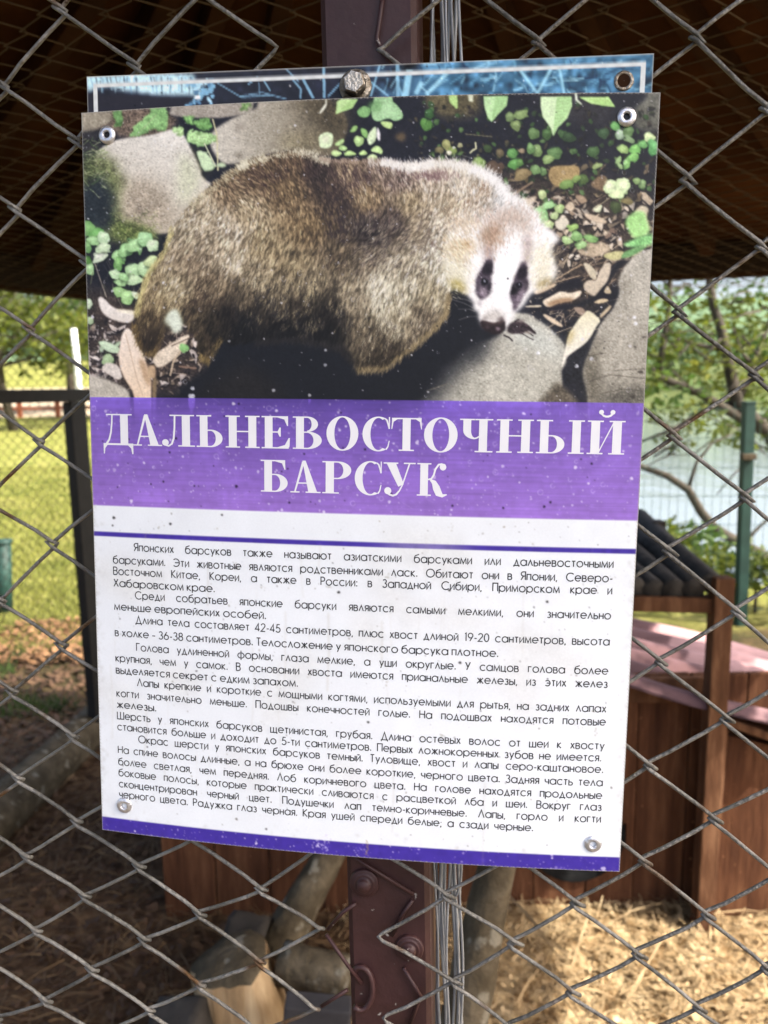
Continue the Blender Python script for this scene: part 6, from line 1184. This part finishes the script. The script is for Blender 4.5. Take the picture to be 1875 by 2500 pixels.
def old_col(X, Y, Hh):
    u, v = s2px(X, Y, Hh); a = sample(Po, u, v); e = np.minimum(np.minimum(X-ox0, ox1-X), Y-oy0); bd = (np.clip((e-.0033)/.0003, 0, 1)*np.clip((.0060-e)/.0003, 0, 1))[..., None]
    a = a*(1-bd)+np.array([226, 230, 228.])*bd*(1+.03*np.sin(X*900)*np.sin(Y*1100))[..., None]
    d = np.hypot(X-hx, Y-hy); rg = (np.clip((.0052-d)/.0004, 0, 1)*(.5+.5*np.sin(d*9000)))[..., None]; a = a*(1-rg*.8)+np.array([150, 146, 138.])*rg*.8
    k = np.clip(1-e/.0006, 0, 1)[..., None]; return a*(1-k*.7)+np.array([190, 186, 178.])*k*.7
print_sheet('printed_face', 640, 60, ox0, ox1, oy0, .030, lambda X, Y: 0*X+hb, old_col, M['oldprint'], old)
a_, b_, c_, d_ = S(ox0-.0002, oy0-.0002, hb-.0002), S(ox1+.0002, oy0-.0002, hb-.0002), S(ox1+.0002, .36, hb-.0002), S(ox0-.0002, .36, hb-.0002); k_ = Vector(SN)*-.0018
MB().add([a_, b_, c_, d_, a_+k_, b_+k_, c_+k_, d_+k_], [(0, 3, 2, 1), (4, 5, 6, 7), (0, 1, 5, 4), (1, 2, 6, 5), (2, 3, 7, 6), (3, 0, 4, 7)]).build('plate', M['plate'], old)
hl = MB(); hl.lathe(S(hx, hy, hb), Vector(SN), [(.0048, .0001), (.0046, .0006), (.0034, .0007), (.0030, .0002)], 28); hl.build('eyelet', M['steel'], old, True)
hl = MB(); hl.lathe(S(hx, hy, hb), Vector(SN), [(.0031, .00035), (.0001, .0003)], 22); hl.build('bolt_hole', M['rafter'], old)
# flanged hex bolt through the older sign
bx, by = px2s(864, 201, 0); c = S(bx, by, hb); ax_ = Vector(SN); bo = thing('hex_bolt', 'rusty flanged hex bolt holding the older blue sign to the post', 'bolt', c)
fl = MB(); fl.lathe(c, ax_, [(.0084, .0), (.0084, .0010), (.0078, .0016), (.0060, .0022), (.0058, .0028)], 32); fl.build('flange', M['steel'], bo, True)
hx_ = MB(); x_ = Vector(SX); y_ = Vector(SY); hd = [x_*math.cos(1.0472*k+.3)+y_*math.sin(1.0472*k+.3) for k in range(6)]
v6 = [c+q*.0062+ax_*.0022 for q in hd]+[c+q*.0062+ax_*.0062 for q in hd]+[c+q*.0053+ax_*.0072 for q in hd]
hx_.add(v6, [(i*6+k, i*6+(k+1) % 6, i*6+6+(k+1) % 6, i*6+6+k) for i in range(2) for k in range(6)]); hx_.build('bolt_head', M['steel'], bo)
hf_ = MB(); hf_.add([c+q*.0053+ax_*.00721 for q in hd]+[c+(x_*math.cos(6.283*k/20)+y_*math.sin(6.283*k/20))*.0040+ax_*.0076 for k in range(20)]+[c+ax_*.0077], [])
hf_.f += [(6+k, 6+(k+1) % 20, 26) for k in range(20)]+[(int(k*6/20+.001) if int(k*6/20+.001) < 6 else 0, int(((k+1) % 20)*6/20+.001), 6+(k+1) % 20, 6+k) if int(k*6/20+.001) != int(((k+1) % 20)*6/20+.001) else (int(k*6/20+.001), 6+(k+1) % 20, 6+k) for k in range(20)]
hf_.build('bolt_face', M['boltface'], bo)
# ---------------------------------------------------------------- the maroon post
hp = -.022; post = thing('fence_post', 'maroon painted square steel post behind the sign and wire mesh', 'post', S(*px2s(955, 2400, hp), hp))
PT = [px2s(u, v, hp) for u, v in ((775, -160), (1013, -160), (1056, 2680), (863, 2680))]
wm_ = (math.dist(PT[0], PT[1])+math.dist(PT[3], PT[2]))/2
def ext(a, b_, t): return (a[0]+(b_[0]-a[0])*t, a[1]+(b_[1]-a[1])*t)
PL = [ext(PT[0], PT[3], -.6), ext(PT[0], PT[3], 2.75)]; PR = [ext(PT[1], PT[2], -.6), ext(PT[1], PT[2], 2.75)]      # from the roof down into the ground
PT = [PL[0], PR[0], PR[1], PL[1]]
ci = MB(); fr_ = [S(*q, hp) for q in PT]; bk = [q-Vector(SN)*.05 for q in fr_]; lw = Vector(SX)*.003; bv = []
for k, q in enumerate(fr_): bv.append(q)
ins = [fr_[0]+lw, fr_[1]-lw, fr_[2]-lw, fr_[3]+lw]; ot = [q-Vector(SN)*.003 for q in fr_]
vs = ins+ot+bk; ci.add(vs, [(0, 3, 2, 1), (0, 4, 7, 3), (1, 2, 6, 5), (4, 8, 11, 7), (5, 6, 10, 9), (8, 9, 10, 11)]); ci.build('post_tube', M['post'], post)
for q in ([(938, -20), (930, 40), (921, 100), (930, 122), (958, 152)], [(855, 2080), (900, 2110), (1010, 2178)], [(1008, 2192), (985, 2225), (958, 2278)], [(986, 2357), (1028, 2425), (1000, 2500)], [(802, 2263), (838, 2222), (870, 2200)], [(798, 2275), (850, 2350), (884, 2395)], [(786, 2450), (850, 2410)]):
    x = [px2s(u, v, hp) for u, v in q]; MB().tube([S(*a, hp+.0022) for a in x], .0012, 8).build('painted_wire', M['post'], post, True)
for u, v, r in ((890, 2153, .0088), (1000, 2312, .0085)):
    x, y = px2s(u, v, hp); c = S(x, y, hp); wv = MB(); wv.lathe(c, Vector(SN), [(r*1.0, 0), (r, .0018), (r*.93, .0026), (r*.8, .0022), (r*.74, .0030), (r*.62, .0034), (r*.52, .0028), (r*.46, .0052), (r*.36, .0062), (.0001, .0066)], 28); wv.build('painted_bolt', M['post'], post, True)
x, y = px2s(884, 2405, hp); sb_ = MB(); sb_.tube([S(x+.007*math.cos(t), y+.013*math.sin(t), hp+.003+.001*t) for t in np.linspace(-2.6, 2.2, 14)], .0019, 8); sb_.build('wire_hook', M['post'], post, True)
# ---------------------------------------------------------------- chain-link fence: two panels of woven wire meeting at the post
LK = {(0, 0): (11, 215), (0, 1): (37, 510), (0, 2): (77, 807), (0, 3): (96, 1078), (0, 4): (130, 1330), (0, 5): (154, 1574), (0, 6): (184, 1798), (0, 7): (191, 2009), (0, 8): (209, 2188), (0, 9): (229, 2370),
      (1, -.5): (152, 26), (1, .5): (186, 341), (1, 7.5): (350, 2116), (1, 8.5): (350, 2294), (1, 9.5): (372, 2466), (-1, 4.5): (7, 1470), (-1, 5.5): (32, 1688), (-1, 6.5): (47, 1902), (-1, 7.5): (65, 2091), (-1, 8.5): (94, 2273), (-1, 9.5): (117, 2450),
      (2, 0): (332, 160), (2, 7): (468, 2046), (2, 8): (496, 2232), (2, 9): (488, 2404), (3, 7.5): (649, 2181), (3, 8.5): (637, 2350), (4, 0): (667, 114), (4, 8): (782, 2263), (4, 9): (765, 2463)}
RK = {(0, 0): (1698, 94), (0, 1): (1675, 441), (0, 2): (1656, 763), (0, 3): (1638, 1064), (0, 4): (1634, 1345), (0, 5): (1607, 1616), (0, 6): (1584, 1870), (0, 7): (1567, 2099), (0, 8): (1562, 2332),
      (1, .5): (1864, 263), (1, 1.5): (1858, 601), (1, 2.5): (1843, 917), (1, 3.5): (1821, 1215), (1, 4.5): (1800, 1494), (1, 5.5): (1768, 1756), (1, 6.5): (1741, 1997), (1, 7.5): (1724, 2233), (1, 8.5): (1706, 2465), (2, 8): (1868, 2365),
      (-2, 0): (1309, 103), (-1, 7.5): (1404, 2205), (-1, 8.5): (1399, 2425), (-2, 8): (1255, 2303), (-3, 7.5): (1085, 2185), (-3, 8.5): (1117, 2398), (-4, 0): (936, 120), (-4, 8): (930, 2290)}
hwire = -.0125
def chain_panel(K, c0_, c1_, r0, r1, name, label, name_dir):
    keys = np.array(list(K), float); val = np.array(list(K.values()), float)
    def basis(c, r): return np.array([1, c, r, c*c, c*r, r*r])
    A = np.array([basis(*k) for k in keys]); co = np.linalg.lstsq(A.T@A+np.diag([0, 0, 0, .02, .02, .02]), A.T@val, rcond=None)[0]; res = val-A@co
    def pos(c, r):
        w_ = np.exp(-((keys[:, 0]-c)**2+(keys[:, 1]-r)**2)/.55); d = (w_[:, None]*res).sum(0)/max(1, w_.sum()) if w_.sum() > 1e-4 else 0
        p = basis(c, r)@co+d; return np.array(px2s(*p, hwire))
    fe = thing(name, label, 'fence', S(*pos((c0_+c1_)/2, 8), hwire))
    rj = np.random.default_rng(31)
    for c in range(c0_, c1_):                                     # the wire between columns c and c+1
        pts = []; r = r0-(.5 if c % 2 else 0); side = 0
        while r <= r1:
            col = c+side; k = pos(col, r); o_ = pos(c+1-side, r+.5)-k; sg = 1 if side else -1
            up_ = pos(c+1-side, r-.5)-k; L1 = np.linalg.norm(up_); L2 = np.linalg.norm(o_); ov = -(up_/L1+o_/L2)*.0014                # reaches past the crossing to hook its neighbour
            j = rj.normal(0, .0004, 2); hh = .0016
            for f_, hq in ((.30, .0002), (.055, .0010)): pts.append((k+ov*(1-f_*2)+j+up_*f_, hq*sg))
            pts.append((k+ov*1.1+j+((-o_/L2*.0026 if not side else 0) if name_dir < 0 else (-up_/L1*.0026 if side else 0)), 0))
            for f_, hq in ((.055, .0010), (.30, .0002)): pts.append((k+ov*(1-f_*2)+j+o_*f_, -hq*sg))
            side = 1-side; r += .5
        mb = MB(); mb.tube([S(p[0], p[1], hwire+h*1.6) for p, h in pts], .00112, 9); mb.build('wire', M['wire'], fe, True)
    return fe
chain_panel(LK, -6, 4, -3, 14, 'chain_link_fence', 'chain link mesh panel left of the maroon post, in front of the grassy lawn', -1)
chain_panel(RK, -4, 7, -3, 14, 'chain_link_fence', 'chain link mesh panel right of the maroon post, in front of the pond', 1)
# cut wire ends hanging in a bundle behind the post
ws = MB(); rs = np.random.default_rng(12)
for k in range(11):
    x0, y0 = px2s(1050+k*7.5+rs.normal(0, 3), -150, -.05); x1, y1 = px2s(1062+k*6.2+rs.normal(0, 4), 2640, -.05); h = -.045-.012*rs.uniform(0, 1); ph = rs.uniform(0, 6); f_ = rs.uniform(18, 30)
    ws.tube([S(x0+(x1-x0)*t+.0016*math.sin(ph+t*f_), y0+(y1-y0)*t, h+.002*math.cos(ph+t*f_)) for t in np.linspace(0, 1, 60)], rs.uniform(.0006, .0012), 6, False)
for k in range(9):
    t0 = .1+.09*k+rs.uniform(0, .03); x0, y0 = px2s(1075, 0, -.05); x1, y1 = px2s(1090, 2500, -.05); cx, cy = x0+(x1-x0)*t0, y0+(y1-y0)*t0
    ws.tube([S(cx+.010*math.cos(a), cy+.022*math.sin(a), -.045) for a in np.linspace(-2.2, 1.0, 10)], .0008, 6, False)
tag(ws.build('wire_strands', M['cobweb'], smooth=True), 'bundle of thin grey wire strands hanging just right of the maroon post', 'wire')
# dry grass and fluff caught in the mesh
